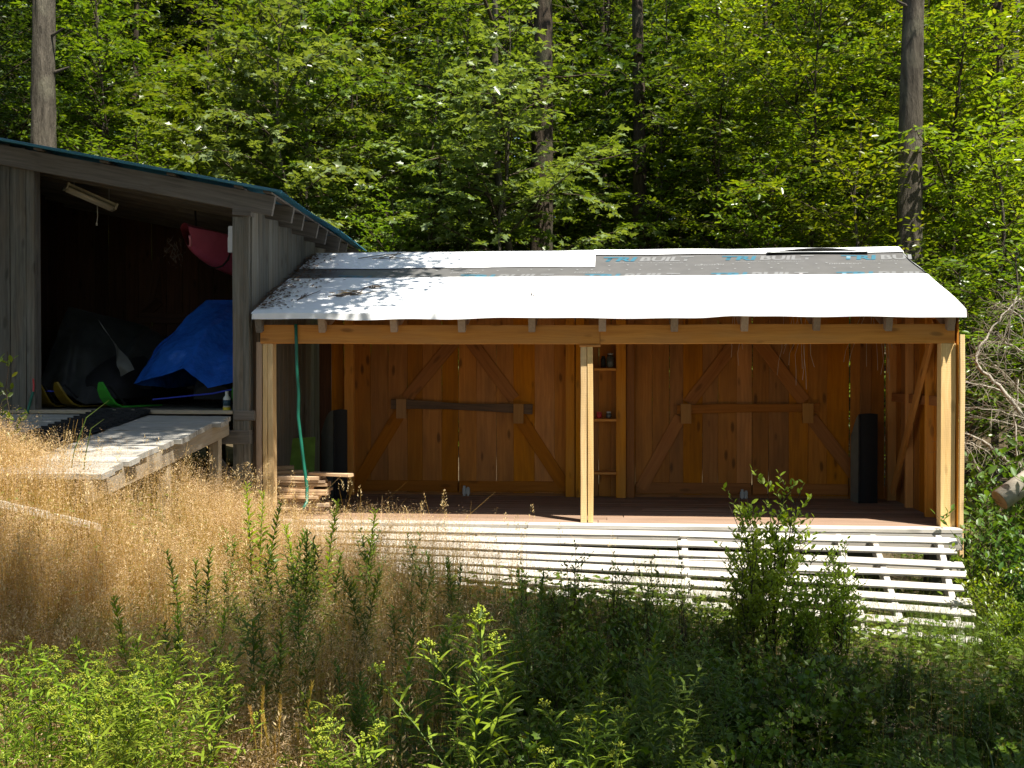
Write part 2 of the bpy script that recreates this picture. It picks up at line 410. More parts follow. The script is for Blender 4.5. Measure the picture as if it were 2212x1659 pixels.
# ------------------------------------------------------------------ ground
GX = np.array([-60, -12, -7, -5.5, -4, -3.2, 0, 3.3, 6, 12, 60.0])
GF = np.array([0.8, 0.6, 0.44, 0.33, 0.10, -0.22, -0.48, -0.86, -1.0, -1.1, -1.2])      # near the sheds
GN = np.array([0.1, 0.1, 0.0, -0.08, -0.25, -0.35, -0.55, -0.85, -0.95, -1.05, -1.2])   # near the camera
GB = np.array([1.2, 0.9, 0.5, 0.4, 0.3, 0.25, 0.1, -0.2, -0.3, -0.3, 0.2])              # behind the sheds
def GH(x, y):
    x = np.asarray(x, float); y = np.asarray(y, float)
    a = smooth01(y, -7.0, -2.5); b = smooth01(y, 1.0, 5.0)
    z = np.interp(x, GX, GN) * (1 - a) + np.interp(x, GX, GF) * a
    z = z * (1 - b) + np.interp(x, GX, GB) * b
    z = z + np.clip(y - 9.0, 0, 200) * 0.16 + 0.05 * np.sin(x * 1.7 + y * 0.6) * np.cos(y * 1.3 - x * 0.4)
    z = z + 0.34 * np.exp(-((x + 4.7) / 1.6) ** 2 - ((y + 3.5) / 1.35) ** 2)
    z = z + 0.20 * np.exp(-((x + 3.75) / .55) ** 2 - ((y + 1.7) / .9) ** 2)
    z = z + np.clip(-y - 14.0, 0, 200) * 0.03
    return z
def gh(x, y): return float(GH(x, y))
def make_ground():
    xs = np.unique(np.concatenate([np.linspace(-90, -9, 28), np.linspace(-9, 9, 91), np.linspace(9, 90, 28)]))
    ys = np.unique(np.concatenate([np.linspace(-60, -12, 20), np.linspace(-12, 6, 91), np.linspace(6, 140, 50)]))
    X, Y = np.meshgrid(xs, ys, indexing='ij'); Z = GH(X, Y) + 0.03 * np.sin(X * 5.1) * np.sin(Y * 4.3)
    V = np.stack([X, Y, Z], -1).reshape(-1, 3)
    ny = len(ys); I, J = np.meshgrid(np.arange(len(xs) - 1), np.arange(ny - 1), indexing='ij')
    a = (I * ny + J).ravel(); F = np.stack([a, a + ny, a + ny + 1, a + 1], -1).ravel()
    me = fast_mesh('ground', V, F, np.arange(0, len(F), 4), smooth=True)
    tag(mesh_obj('ground', me, None, None, MAT['forest_floor']), kind='structure')
make_ground()

# ------------------------------------------------------------------ new pine shed
shed = empty('open_shed', (0, 1.1, 0), 'new orange pine open-front shed with white membrane roof', 'shed')
REAR = 2.30
SL = 0.352                                       # roof slope
def roof_z(y): return 2.055 + SL * (y + 0.19)    # underside of the membrane
XL, XR_ = -3.54, 3.34                            # inner faces of the side walls at the front
def bd(name, p0, p1, w, t, mat, parent=shed, **kw): return board(name, parent, p0, p1, w, t, MAT[mat], **kw)

# floor planks and rim
y = -0.17
while y < REAR - 0.05:
    w = random.uniform(0.17, 0.23); w = min(w, REAR - y)
    cut = random.uniform(-1.2, 1.6)
    for a, b in ((-3.56, cut - 0.003), (cut + 0.003, 3.36)):
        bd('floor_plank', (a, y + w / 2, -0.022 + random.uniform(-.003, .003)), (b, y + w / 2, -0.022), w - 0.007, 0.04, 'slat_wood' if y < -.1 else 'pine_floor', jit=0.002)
    y += w
for k in range(5):
    x = -3.3 + k * 1.65
    bd('floor_joist', (x, -0.10, -0.13), (x, REAR, -0.13), 0.06, 0.17, 'pine_frame')
bd('rim_board', (-3.56, -0.145, -0.125), (0.1, -0.145, -0.125), 0.155, 0.035, 'slat_wood', up=(0, 1, 0))
bd('rim_board', (0.106, -0.145, -0.125), (3.36, -0.145, -0.125), 0.155, 0.035, 'slat_wood', up=(0, 1, 0))
for x in (-3.3, -1.1, 1.1, 3.2):
    bd('foundation_post', (x, 0.1, gh(x, 0.1) - 0.15), (x, 0.1, -0.21), 0.2, 0.2, 'grey_beam', up=(0, 1, 0))

# front posts: sawn boards nailed together
def post(us, zb, zt, mats, depth=0.13):
    for (u0, u1), m in zip(us, mats):
        a, b = XY(u0, -0.0), XY(u1, -0.0)
        x = (a + b) / 2
        bd('post_board', (x, depth / 2, zb), (x + random.uniform(-.004, .004), depth / 2, zt), (b - a) - 0.004, depth + random.uniform(-.01, .01), m, up=(0, 1, 0), segs=4)
post([(552, 565), (566, 577), (578, 590)], gh(-3.5, 0) - 0.1, 1.80, ['rafter_end', 'pine_post', 'pine_post'])
post([(1254, 1268), (1269, 1282)], 0.0, 1.745, ['pine_post', 'pine_post'])
post([(2032, 2065)], 0.0, 1.765, ['pine_post'])
bd('cap_block', (XY(1252, 0), 0.055, 1.753), (XY(1297, 0), 0.055, 1.753), 0.13, 0.022, 'pine_frame')
# header beam in two lengths, scarfed over the centre post
xa, xb, xc = XY(563, 0), XY(1296, 0), XY(2062, 0)
bd('header_beam', (xa, 0.03, 1.875), (xb - 0.003, 0.03, 1.865), 0.19, 0.07, 'pine_frame', up=(0, 1, 0), segs=8)
bd('header_beam', (xb + 0.003, 0.034, 1.866), (xc, 0.034, 1.862), 0.19, 0.07, 'pine_frame', up=(0, 1, 0), segs=8)
# rafters with weathered tails
RU = [693, 848, 996, 1148, 1301, 1457, 1610, 1767, 1922, 2058]
nrm = Vector((0, -SL, 1)).normalized()
for k, u in enumerate([556] + RU):
    x = XY(u, -0.12)
    y0, y1 = -0.09 + random.uniform(-.012, .012), REAR + 0.05
    off = -0.122
    bd('rafter', (x, y0, roof_z(y0) + off), (x + random.uniform(-.01, .01), y1, roof_z(y1) + off), 0.068, 0.17, 'rafter_end' if k else 'grey_beam', up=nrm)
# roof deck boards under the membrane
y = -0.14
while y < REAR + 0.05:
    w = random.uniform(0.17, 0.22); yy = y + w / 2
    cut = random.uniform(-1.5, 1.5)
    for a, b in ((-3.54, cut - .003), (cut + .003, 3.36)):
        bd('deck_board', (a, yy, roof_z(yy) - 0.02), (b, yy, roof_z(yy) - 0.02), w - 0.006, 0.022, 'pine_deck', up=nrm, live=0.004, segs=3)
    y += w * math.cos(math.atan(SL))
# rear wall: planks, two pairs of doors with braces, bars and keepers
def rear_z(x): return roof_z(REAR) - 0.04
def planks(u0, u1, parent, y, zb, zt, n, mat, gap=0.0009):
    xs = [XY(u0, y) + (XY(u1, y) - XY(u0, y)) * k / n for k in range(n + 1)]
    for k in range(1, n): xs[k] += random.uniform(-.035, .035)
    for a, b in zip(xs[:-1], xs[1:]):
        board('plank', parent, ((a + b) / 2, y + random.uniform(-.004, .004), zb), ((a + b) / 2 + random.uniform(-.004, .004), y, zt), b - a - random.uniform(gap * 0.4, gap * 1.9), 0.022, MAT[mat], up=(0, 1, 0), jit=0.003, segs=5)
planks(690, 716, shed, REAR + .02, 0.0, rear_z(0), 1, 'brown_plank')
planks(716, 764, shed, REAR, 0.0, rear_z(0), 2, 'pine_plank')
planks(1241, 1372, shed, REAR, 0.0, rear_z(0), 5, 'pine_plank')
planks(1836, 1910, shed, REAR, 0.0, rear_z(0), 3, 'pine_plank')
def door(u0, u1, n, flip, brace_px, block_u, handed):
    y = REAR
    xm = (XY(u0, y) + XY(u1, y)) / 2
    M = Matrix.Translation((xm, y, 0.05))
    rail0, rail1 = XY(u0, y - .025) + 0.01, XY(u1, y - .025) - 0.01
    d = board('door', shed, (rail0, y - 0.024, 0.11), (rail1, y - 0.024, 0.11), 0.13, 0.024, MAT['pine_brace'], up=(0, 1, 0))
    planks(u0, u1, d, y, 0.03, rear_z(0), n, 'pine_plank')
    for (ua, va), (ub, vb) in brace_px:
        a, b = on_y(ua, va, y - 0.025), on_y(ub, vb, y - 0.025)
        board('brace', d, a, b, 0.15, 0.024, MAT['pine_brace'], up=(0, 1, 0))
    bu, bv = block_u
    a, b = on_y(bu, bv - 21, y - 0.09), on_y(bu, bv + 21, y - 0.09)
    board('bar_keeper', d, a, b, 0.125, 0.03, MAT['pine_block'], up=(0, 1, 0))
    return d
dl = door(765, 990, 6, 0, [((995, 720), (877, 862)), ((872, 878), (775, 1040))], (867, 883), 0)
dr = door(991, 1240, 6, 1, [((1008, 725), (1110, 862)), ((1122, 900), (1220, 1050))], (1120, 894), 1)
d3 = door(1372, 1624, 7, 0, [((1592, 735), (1487, 872)), ((1470, 900), (1385, 1055))], (1482, 894), 0)
d4 = door(1625, 1834, 5, 1, [((1632, 728), (1738, 868)), ((1752, 902), (1850, 1030))], (1745, 893), 1)
for d, u, v in ((dr, 1003, 1061), (d4, 1603, 1069)):
    p = on_y(u, v, REAR - 0.07)
    mb = MB(); mb.box(p, (0.028, 0.02, 0.13)); mb.box(p + Vector((0.045, 0, -0.01)), (0.028, 0.02, 0.12)); mb.box(p + Vector((0.022, 0.012, 0)), (0.09, 0.01, 0.07))
    mb.build('door_bolt', MAT['steel'], d)
def tagged_bar(u0, v0, u1, v1, mat, label, live):
    a, b = on_y(u0, v0, REAR - 0.055), on_y(u1, v1, REAR - 0.055)
    o = board('door_bar', None, a, b, 0.10, 0.036, MAT[mat], up=(0, 1, 0), segs=10, live=live)
    tag(o, label, 'wooden bar')
tagged_bar(845, 873, 1150, 884, 'bark_slab', 'dark bark-edged bar across the left pair of plank doors', 0.012)
tagged_bar(1462, 884, 1770, 880, 'pine_brace', 'straight brown bar across the right pair of plank doors', 0.003)
bd('sill_board', (-3.5, REAR + 0.035, 0.0), (3.3, REAR + 0.035, 0.0), 0.30, 0.03, 'pine_brace', up=(0, 1, 0))  # threshold added behind the doors to stop light through the floor gap
# studs and framing on the rear wall
for u0, u1, dy in ((745, 765, 0.06), (1222, 1242, 0.06), (1243, 1262, 0.1), (1330, 1352, 0.1), (1353, 1371, 0.06)):
    a, b = XY(u0, REAR - dy), XY(u1, REAR - dy)
    bd('stud', ((a + b) / 2, REAR - dy, 0.0), ((a + b) / 2, REAR - dy, rear_z(0) - .02), b - a - .004, 0.09, 'pine_frame' if u0 != 1353 else 'pine_brace', up=(0, 1, 0))
bd('wall_plate', (-3.5, REAR - 0.06, rear_z(0) - 0.09), (3.3, REAR - 0.06, rear_z(0) - 0.09), 0.12, 0.05, 'pine_frame', up=(0, 1, 0))
for v in (798, 907, 1021):
    a, b = on_y(1284, v, REAR - .12), on_y(1331, v, REAR - .12)
    bd('shelf_board', a, b, 0.20, 0.03, 'pine_frame')
# right wall: planks on studs with a diagonal brace
XW = 3.36
y = 0.0
while y < REAR:
    w = min(random.uniform(0.17, 0.24), REAR + .02 - y)
    zt = roof_z(y) - 0.05
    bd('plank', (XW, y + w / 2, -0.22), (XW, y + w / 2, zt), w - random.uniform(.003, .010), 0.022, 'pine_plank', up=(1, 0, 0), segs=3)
    y += w
bd('plank', (XW + 0.024, -0.045, -0.28), (XW + 0.024, -0.045, 1.85), 0.045, 0.03, 'pine_post', up=(0, 1, 0), segs=5, live=.004)
bd('girt', (XW - 0.04, 0.13, 1.20), (XW - 0.04, REAR - .1, 1.20), 0.10, 0.05, 'pine_brace', up=(1, 0, 0))
bd('stud', (XW - 0.05, 0.75, 0), (XW - 0.05, 0.75, 2.2), 0.06, 0.08, 'pine_frame', up=(1, 0, 0))
bd('stud', (XW - 0.05, 1.5, 0), (XW - 0.05, 1.5, 2.4), 0.06, 0.08, 'pine_frame', up=(1, 0, 0))
bd('stud', (XW - 0.06, REAR - .07, 0), (XW - 0.06, REAR - .07, 2.6), 0.1, 0.1, 'pine_frame', up=(1, 0, 0))
bd('brace', (XW - 0.11, 0.35, 1.98), (XW - 0.11, 1.95, 0.12), 0.11, 0.035, 'pine_frame', up=(1, 0, 0))

# --- membrane roofing
X0, X1 = -3.56, 3.40
def wob(x, y): return 0.003 * math.sin(x * 2.1 + 1) * math.sin(y * 3.0) + 0.0025 * math.sin(x * 5.3 + y * 4)
def sheet(name, mat, xa, xb, ya, yb, lift, lip=None, nx=80, ny=14, xskew=0.0):
    mb = MB()
    rows = []
    if lip:
        rows.append((ya, -0.006))
    for j in range(ny + 1): rows.append((ya + 0.03 * bool(lip) + (yb - ya - 0.03 * bool(lip)) * j / ny, 0.0))
    nr = len(rows) - 1
    def fn(i, j):
        yy, dz = rows[round(j * nr)]
        x = xa + xskew * (yy - ya) + (xb - xa - xskew * (yy - ya)) * i
        if x > 3.2: x += 0.006 * math.sin(yy * 6.0)
        return (x, yy, roof_z(yy) + lift + dz + wob(x, yy))
    mb.grid(fn, nx, nr)
    return mb.build(name, MAT[mat], shed, smooth=True)
YB1, YB2, YB3 = 1.15, 1.56, 2.08
sheet('underlayment', 'underlay_grey', X0, X1, 0.9, REAR - 0.02, 0.006)
sheet('membrane_sheet', 'membrane_white', X0, X1, -0.15, YB1, 0.016, lip=0.07)
mb = MB()   # the sheet turned down over the eave: a crisp crease, cut a little unevenly
def lipf(i, j):
    x = X0 + 0.01 + (X1 - X0 - 0.02) * i
    cut = 0.062 + 0.006 * math.sin(x * 2.3) + 0.004 * math.sin(x * 7.1) - 0.022 * math.exp(-((x - XY(1575, -.2)) / .22) ** 2)
    return (x, -0.1505 - 0.006 * j + 0.004 * math.sin(x * 9) * j, roof_z(-0.15) + 0.010 + wob(x, -.15) - cut * j)
mb.grid(lipf, 120, 2)
mb.build('eave_lip', MAT['membrane_white'], shed)
xm0 = XY(1285, YB2)
sheet('membrane_sheet', 'membrane_white', X0, xm0, YB2, REAR + 0.02, 0.016, ny=8)
sheet('membrane_sheet', 'membrane_white', xm0 - 0.02, X1 + 0.0, YB3, REAR + 0.02, 0.021, ny=4)
mb = MB()
mb.grid(lambda i, j: (X0 + (X1 - X0) * i, REAR + 0.0 + 0.5 * j, roof_z(REAR) + 0.022 - 0.012 * j - 0.35 * j * j), 50, 6)
mb.build('ridge_sheet', MAT['membrane_white'], shed, smooth=True)
mb = MB()   # end of the sheet folded over the right-hand rake
mb.grid(lambda i, j: (X1 - 0.015 + 0.03 * j + 0.012 * math.sin(i * 14), -0.15 + 2.45 * i, roof_z(-0.15 + 2.45 * i) + 0.018 - 0.085 * j * j + 0.01 * math.sin(i * 21) * j), 40, 4)
mb.build('rake_flap', MAT['membrane_white'], shed, smooth=True)
mb = MB()   # lifted, torn edge of the upper strip
def tear(i, j):
    x = XY(1655, 2.1) + 1.15 * i; s = math.sin(math.pi * i)
    return (x, YB3 - 0.06 + 0.10 * j, roof_z(YB3) + 0.020 + 0.05 * s * (1 - j) + 0.02 * j)
mb.grid(tear, 24, 4)
mb.build('lifted_edge', MAT['underlay_grey'], shed, smooth=True)

# --- print on the underlayment
def text_mesh(name, s, height, width, mat, x, yv, lift, shear=0.25, parent=shed, bold=0.035):
    cu = bpy.data.curves.new(name, 'FONT'); cu.body = s; cu.offset = bold; cu.shear = shear; cu.resolution_u = 2
    o = bpy.data.objects.new(name, cu); COL.objects.link(o)
    dg = bpy.context.evaluated_depsgraph_get()
    me = bpy.data.meshes.new_from_object(o.evaluated_get(dg)); bpy.data.objects.remove(o)
    co = np.zeros(len(me.vertices) * 3, dtype=np.float32); me.vertices.foreach_get('co', co); co = co.reshape(-1, 3)
    lo, hi = co.min(0), co.max(0)
    px = x + (co[:, 0] - lo[0]) / (hi[0] - lo[0]) * width
    py = yv + (co[:, 1] - lo[1]) / (hi[1] - lo[1]) * height
    M = WM[parent.name].inverted()
    W = [M @ Vector((a, b, roof_z(b) + lift + wob(a, b))) for a, b in zip(px, py)]
    me.vertices.foreach_set('co', np.array([tuple(p) for p in W], dtype=np.float32).ravel()); me.update()
    me.materials.clear()
    return mesh_obj(name, me, parent, WM[parent.name], MAT[mat])
def brand(ux, yv, h, n=5):
    x = XY(ux, yv)
    text_mesh('printed_lettering', 'TRI', h, 0.40, 'print_blue', x, yv, 0.0105)
    text_mesh('printed_lettering', 'BUILT'[:n], h, 0.64 * n / 5, 'print_grey', x + 0.41, yv, 0.0105)
for ux in (1303, 1562, 1822): brand(ux, 1.80, 0.20, 3 if ux > 1800 else 5); text_mesh('printed_lettering', 'Synthetic Roof Underlayment'[:(16 if ux > 1800 else 27)], 0.035, 0.78 * (.6 if ux > 1800 else 1), 'print_pale', XY(ux, 1.72) + 0.13, 1.715, 0.0105, bold=0.0)
for ux in (722, 990, 1262, 1538, 1812): brand(ux, 1.08, 0.19, 4 if ux > 1800 else 5)
for ux in (972, 1240): text_mesh('printed_lettering', 'DINOSKIN', 0.05, 0.33, 'print_pale', XY(ux, 1.33), 1.32, 0.0105, bold=0.0)
for ux in (1500, 1790): text_mesh('printed_lettering', 'DINOSKIN', 0.05, 0.33, 'print_pale', XY(ux, 1.6), 1.585, 0.0105, bold=0.0)
# cap nails on the underlayment
mb = MB()
for k in range(34):
    x = -2.6 + k * 0.175
    for yv in (1.44, 1.63) if x > xm0 else (1.44,):
        c = Vector((x + random.uniform(-.04, .04), yv + random.uniform(-.02, .02), 0)); c.z = roof_z(c.y) + 0.012 + wob(c.x, c.y)
        ring = [c + Vector((0.014 * math.cos(a), 0.014 * math.sin(a), SL * 0.014 * math.sin(a))) for a in np.linspace(0, 2 * math.pi, 7)[:-1]]
        mb.add(ring, [tuple(range(6))])
tag(mb.build('nail_heads', MAT['print_pale'], shed), kind='stuff')

# --- slatted ramp along the front: flatter at the left where the bank is higher
ramp_t = empty('slatted_ramp', (1.0, -0.8, -0.5), 'long sun-bleached slatted wooden ramp along the shed front', 'ramp')
def ramp_pt(x, s):
    """s runs 0..1 from the sill down to the ground"""
    k = (x + 3.4) / 6.7
    drop = 0.27 + 0.50 * k
    run = 1.34
    return Vector((x, -0.19 - run * s, -0.055 - drop * s))
def ramp_n(x):
    k = (x + 3.4) / 6.7
    return Vector((0, -(0.27 + 0.50 * k), 1.34)).normalized()
NS = 9
for i in range(NS):
    s = (i + 0.5) / NS + random.uniform(-.006, .006)
    xr = 3.27 - 0.20 * s + random.uniform(-.03, .03); xj = XY(1480, -0.8) + random.uniform(-.05, .05)
    for a, b, wd in ((xj + 0.004, xr, 0.086), (-3.25 + random.uniform(-.1, .1), xj - 0.004, 0.104)):
        bd('slat', ramp_pt(a, s) + ramp_n(a) * 0.014, ramp_pt(b, s + random.uniform(-.012, .012)) + ramp_n(b) * 0.014, wd * random.uniform(.92, 1.08), 0.026, 'slat_wood', parent=ramp_t, up=ramp_n((a + b) / 2), segs=5, warp=0.006, live=0.004)
for x in (-2.9, -1.3, XY(1482, -.5), XY(1828, -.5), XY(1905, -.5), 3.13):
    a, b = ramp_pt(x, 0.0), ramp_pt(x - (0.18 if x > 3 else 0.03), 1.0); n = ramp_n(x)
    bd('stringer', a - n * 0.055, b - n * 0.055, 0.055, 0.105, 'slat_wood', parent=ramp_t, up=n)
for x in (0.9, 1.9, 2.8):
    bd('cross_piece', (x - .45, -0.45, -0.33), (x + .45, -0.45, -0.33), 0.12, 0.03, 'slat_wood', parent=ramp_t, up=(0, 1, 0))
# ------------------------------------------------------------------ grey barn with blue tin roof
barn = empty('grey_barn', (-5.4, 1.7, 0.3), 'old grey weathered barn with open front and blue tin roof', 'barn')
def bb(name, p0, p1, w, t, mat, parent=barn, **kw): return board(name, parent, p0, p1, w, t, MAT[mat], **kw)
BF = 1.10                                       # barn floor top
BXR, BXL, BYB = -3.63, -7.4, 3.5
def broof(x, y): return 3.30 + 0.197 * (-3.35 - x) - 0.04 * y      # underside of the tin
# right-hand wall
y = 0.06
while y < BYB:
    w = random.uniform(0.13, 0.22)
    bb('plank', (BXR, y + w / 2, 0.12 + random.uniform(-.05, .05)), (BXR, y + w / 2, broof(BXR, y) - 0.06), w - random.uniform(.004, .012), 0.024, 'grey_plank', up=(1, 0, 0), segs=4, jit=.004)
    y += w
# front corner post: boards
bb('corner_post', ((XY(506, 0) + XY(538, 0)) / 2, 0.0, 0.0), ((XY(506, 0) + XY(538, 0)) / 2, 0.0, 3.07), XY(538, 0) - XY(506, 0), 0.10, 'grey_plank', up=(0, 1, 0), segs=5)
bb('corner_post', (BXR - 0.012, -0.03, 0.15), (BXR - 0.012, -0.03, 3.08), 0.06, 0.05, 'grey_plank', up=(0, 1, 0), segs=5)
p = on_y(530, 430, -0.06)
bb('post_cap', (XY(505, -.05), -0.03, 3.115), (XY(546, -.05), -0.03, 3.10), 0.12, 0.07, 'grey_beam', up=(0, 0, 1))
# left front wall planks
xs = [XY(78, 0), XY(60, 0), XY(26, 0), XY(-14, 0), XY(-50, 0), -6.95, -7.2, BXL]
for a, b in zip(xs[1:], xs[:-1]):
    bb('plank', ((a + b) / 2, -0.012 + random.uniform(-.004, .004), 0.55), ((a + b) / 2, -0.012, broof(a, 0) - 0.04), b - a - .006, 0.028, 'grey_plank', up=(0, 1, 0), segs=4)
bb('corner_post', (XY(73, 0.06), 0.07, 0.5), (XY(73, 0.06), 0.07, broof(-5.8, 0) - 0.1), 0.10, 0.10, 'grey_beam', up=(0, 1, 0))
bb('header_block', (XY(66, -.05), -0.05, broof(-5.9, 0) - 0.13), (XY(97, -.05), -0.05, broof(-5.75, 0) - 0.14), 0.17, 0.05, 'grey_plank', up=(0, 1, 0))
# left and rear walls
y = 0.05
while y < BYB:
    w = random.uniform(0.2, 0.27)
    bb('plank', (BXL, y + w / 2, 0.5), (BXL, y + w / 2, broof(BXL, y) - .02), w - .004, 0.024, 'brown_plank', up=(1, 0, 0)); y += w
x = BXL
while x < BXR:
    w = min(random.uniform(0.18, 0.25), BXR - x + .02)
    inside = XY(232, BYB) < x < -3.7
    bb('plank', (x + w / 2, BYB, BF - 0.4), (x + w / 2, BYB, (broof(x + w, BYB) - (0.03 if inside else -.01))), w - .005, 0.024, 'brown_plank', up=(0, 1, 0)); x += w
for a, b in (((345, 555), (320, 660)), ((300, 690), (345, 650))):
    bb('brace', on_y(a[0], a[1], BYB - .03), on_y(b[0], b[1], BYB - .03), 0.13, 0.025, 'brown_plank', up=(0, 1, 0))
bb('door_rail', on_y(300, 685, BYB - .055), on_y(420, 690, BYB - .055), 0.14, 0.025, 'brown_plank', up=(0, 1, 0))
# rafters: the fascia in front, the rest behind with their tails past the right wall
rn = Vector((0.197, 0, 1)).normalized()
for k, yy in enumerate((0.0, 0.51, 1.0, 1.49, 1.99, 2.5, 3.0, 3.5)):
    xe = -3.33 + (0.01 if k % 2 else -.02)
    y2 = yy - (0.055 if k == 0 else 0)
    d = 0.20 if k == 0 else 0.17
    bb('rafter', (BXL - 0.1, y2, broof(BXL - 0.1, yy) - d / 2 - 0.035), (xe, y2, broof(xe, yy) - d / 2 - 0.035), 0.05, d, 'grey_beam', up=rn)
for x in (-7.2, -6.5, -5.8, -5.1, -4.4, -3.7, -3.4):
    bb('purlin', (x, -0.12, broof(x, -.12) - 0.017), (x, BYB + .08, broof(x, BYB) - 0.017), 0.09, 0.022, 'grey_beam', up=rn)
# corrugated tin
V, F = [], []
ny, nx = 420, 5
for i in range(ny + 1):
    yy = -0.16 + (BYB + 0.36) * i / ny
    for j in range(nx + 1):
        x = BXL - 0.2 + (-3.24 - BXL + 0.2) * j / nx
        V.append((x, yy, broof(x, yy) + 0.010 + 0.0085 * math.sin(yy * 2 * math.pi / 0.072) + 0.012 * math.sin(yy * 2.1 + x)))
for i in range(ny):
    for j in range(nx):
        a = i * (nx + 1) + j; F.append((a, a + 1, a + nx + 2, a + nx + 1))
mb = MB(); mb.v, mb.f = V, F
mb.build('tin_roof', MAT['tin_blue'], barn, smooth=True)
bb('drip_edge', (BXL - .2, -0.17, broof(BXL - .2, 0) + 0.012), (-3.24, -0.17, broof(-3.24, 0) + 0.012), 0.02, 0.03, 'tin_blue', up=rn)
# floor, joist ends and sill
y = -0.08
while y < BYB - .1:
    w = random.uniform(.2, .26)
    bb('floor_plank', (BXL + .1, y + w / 2, BF - 0.018), (XY(507, 0) if y < 0.1 else BXR - .03, y + w / 2, BF - 0.018), w - .006, 0.036, 'ramp_side' if y < 0 else 'grey_plank'); y += w
for k in range(9):
    x = XY(88, 0) + k * 0.235
    bb('joist', (x, -0.05, BF - 0.12), (x, BYB - .1, BF - 0.12), 0.11, 0.13, 'grey_beam')
bb('sill_beam', (BXL, 0.02, BF - 0.27), (BXR + .02, 0.02, BF - 0.27), 0.16, 0.14, 'grey_beam')
bb('sill_beam', (XY(507, -.03), -0.04, BF - 0.05), (XY(551, -.03), -0.04, BF - 0.05), 0.05, 0.10, 'grey_beam')
for x in (-6.9, -5.4, -4.2):
    bb('foundation_post', (x, 0.6, gh(x, .6) - .1), (x, 0.6, BF - 0.3), 0.16, 0.16, 'grey_beam', up=(0, 1, 0))
bb('skirt_brace', on_y(455, 975, 0.0), on_y(505, 1040, 0.0), 0.1, 0.04, 'grey_beam', up=(0, 1, 0))

# ------------------------------------------------------------------ plank ramp up to the barn
br = empty('plank_ramp', (-4.9, -1.6, 0.5), 'grey plank ramp leading up to the barn floor', 'ramp')
def rz_(y): return 1.035 + 0.113 * (y + 0.15)
yy = -0.14; k = 0
rup = Vector((0, -0.113, 1)).normalized()
while yy > -3.0:
    w = random.uniform(0.21, 0.28)
    xr = -3.75 + random.uniform(-.05, .06); c = yy - w / 2
    bb('plank', (-6.15 + random.uniform(-.1, .1), c, rz_(c)), (xr, c + random.uniform(-.02, .02), rz_(c) + random.uniform(-.008, .008)), w - random.uniform(.014, .034), 0.045, 'ramp_plank', parent=br, up=rup, segs=4, warp=.006, live=.006)
    yy -= w
for x in (-3.83, -4.95, -6.05):
    bb('stringer', (x, -0.12, rz_(-.12) - 0.105), (x, -3.05, rz_(-3.05) - 0.105), 0.06, 0.16, 'ramp_side', parent=br, up=rup)
for x, y_ in ((-3.86, -0.35), (-3.86, -1.6), (-6.0, -1.6)):
    bb('leg', (x, y_, gh(x, y_) - .1), (x, y_, rz_(y_) - .15), 0.10, 0.09, 'ramp_side', parent=br, up=(0, 1, 0))
# rubber track laid on the ramp for grip
mb = MB()
TW0, TW1 = -5.22, -4.62
def tr_pt(x, y, h): return Vector((x - 0.06 * (y + .2) * 0.0, y, rz_(y) + 0.026 + h))
mb.grid(lambda i, j: tr_pt(TW0 + (TW1 - TW0) * j, -0.02 - 2.75 * i, 0.012 + 0.006 * math.sin(i * 17)), 40, 4)
mb.grid(lambda i, j: tr_pt(TW0 if j < .5 else TW1, -0.02 - 2.75 * i, 0.012 if round(j * 1) % 2 == 0 else 0.0), 2, 1)
R = Matrix.Rotation(math.atan(0.113), 3, 'X')
for i in range(44):
    yv = -0.05 - i * 0.0615
    for j in range(3):
        x = TW0 + 0.10 + j * 0.20 + (0.03 if i % 2 else -0.03)
        mb.box(tr_pt(x, yv, 0.03), (0.13, 0.014, 0.034), R)
o = mb.build('rubber_track', MAT['rubber'], None, M=Matrix.Translation((-4.92, -1.4, 0.9)))
tag(o, 'black ribbed rubber snowmobile track laid down the barn ramp', 'rubber track')

# ------------------------------------------------------------------ things kept in the barn
def tarp(name, mat, peak, base, label, cat, folds=9, seed=1, ridge=None, lift=0.5, amp=0.05, zj=0.0):
    """cloth hanging from a short ridge to a base outline"""
    r = random.Random(seed)
    n = len(base) * 12
    peak = Vector(peak); ridge = Vector(ridge) if ridge is not None else peak
    mb = MB(); rows = 26
    ph = [r.uniform(0, 6.28) for _ in range(4)]
    def basept(a):
        k = a * len(base); i = int(k) % len(base); f = k - int(k); f = f * f * (3 - 2 * f) * .5 + f * .5
        return Vector(base[i]).lerp(Vector(base[(i + 1) % len(base)]), f)
    def fn(i, j):
        b = basept(i % 1.0)
        top = peak.lerp(ridge, 0.5 - 0.5 * math.cos(2 * math.pi * i))
        p = top.lerp(b, j)
        bulge = lift * math.sin(math.pi * j) * 0.35
        out = Vector((b.x - top.x, b.y - top.y, 0)); out = out.normalized() if out.length > 1e-4 else Vector((0, 0, 0))
        f = amp * j * (math.sin(folds * 2 * math.pi * i + ph[0]) + .6 * math.sin(folds * 1.7 * 2 * math.pi * i + ph[1] + 3 * j)) + 0.02 * math.sin(9 * j + 21 * i)
        f += 0.10 * j * mnoise.noise(p * 3.1 + Vector((seed, 0, 0))) + 0.045 * (.3 + j) * (abs(mnoise.noise(p * 8.0)) - .2)
        return p + out * (f + bulge * .6) + Vector((0, 0, bulge + zj * j * math.sin(5 * 2 * math.pi * i + ph[2])))
    mb.grid(fn, n, rows)
    o = mb.build(name, MAT[mat], None, M=Matrix.Translation(Vector(base[0])), smooth=True)
    return tag(o, label, cat)
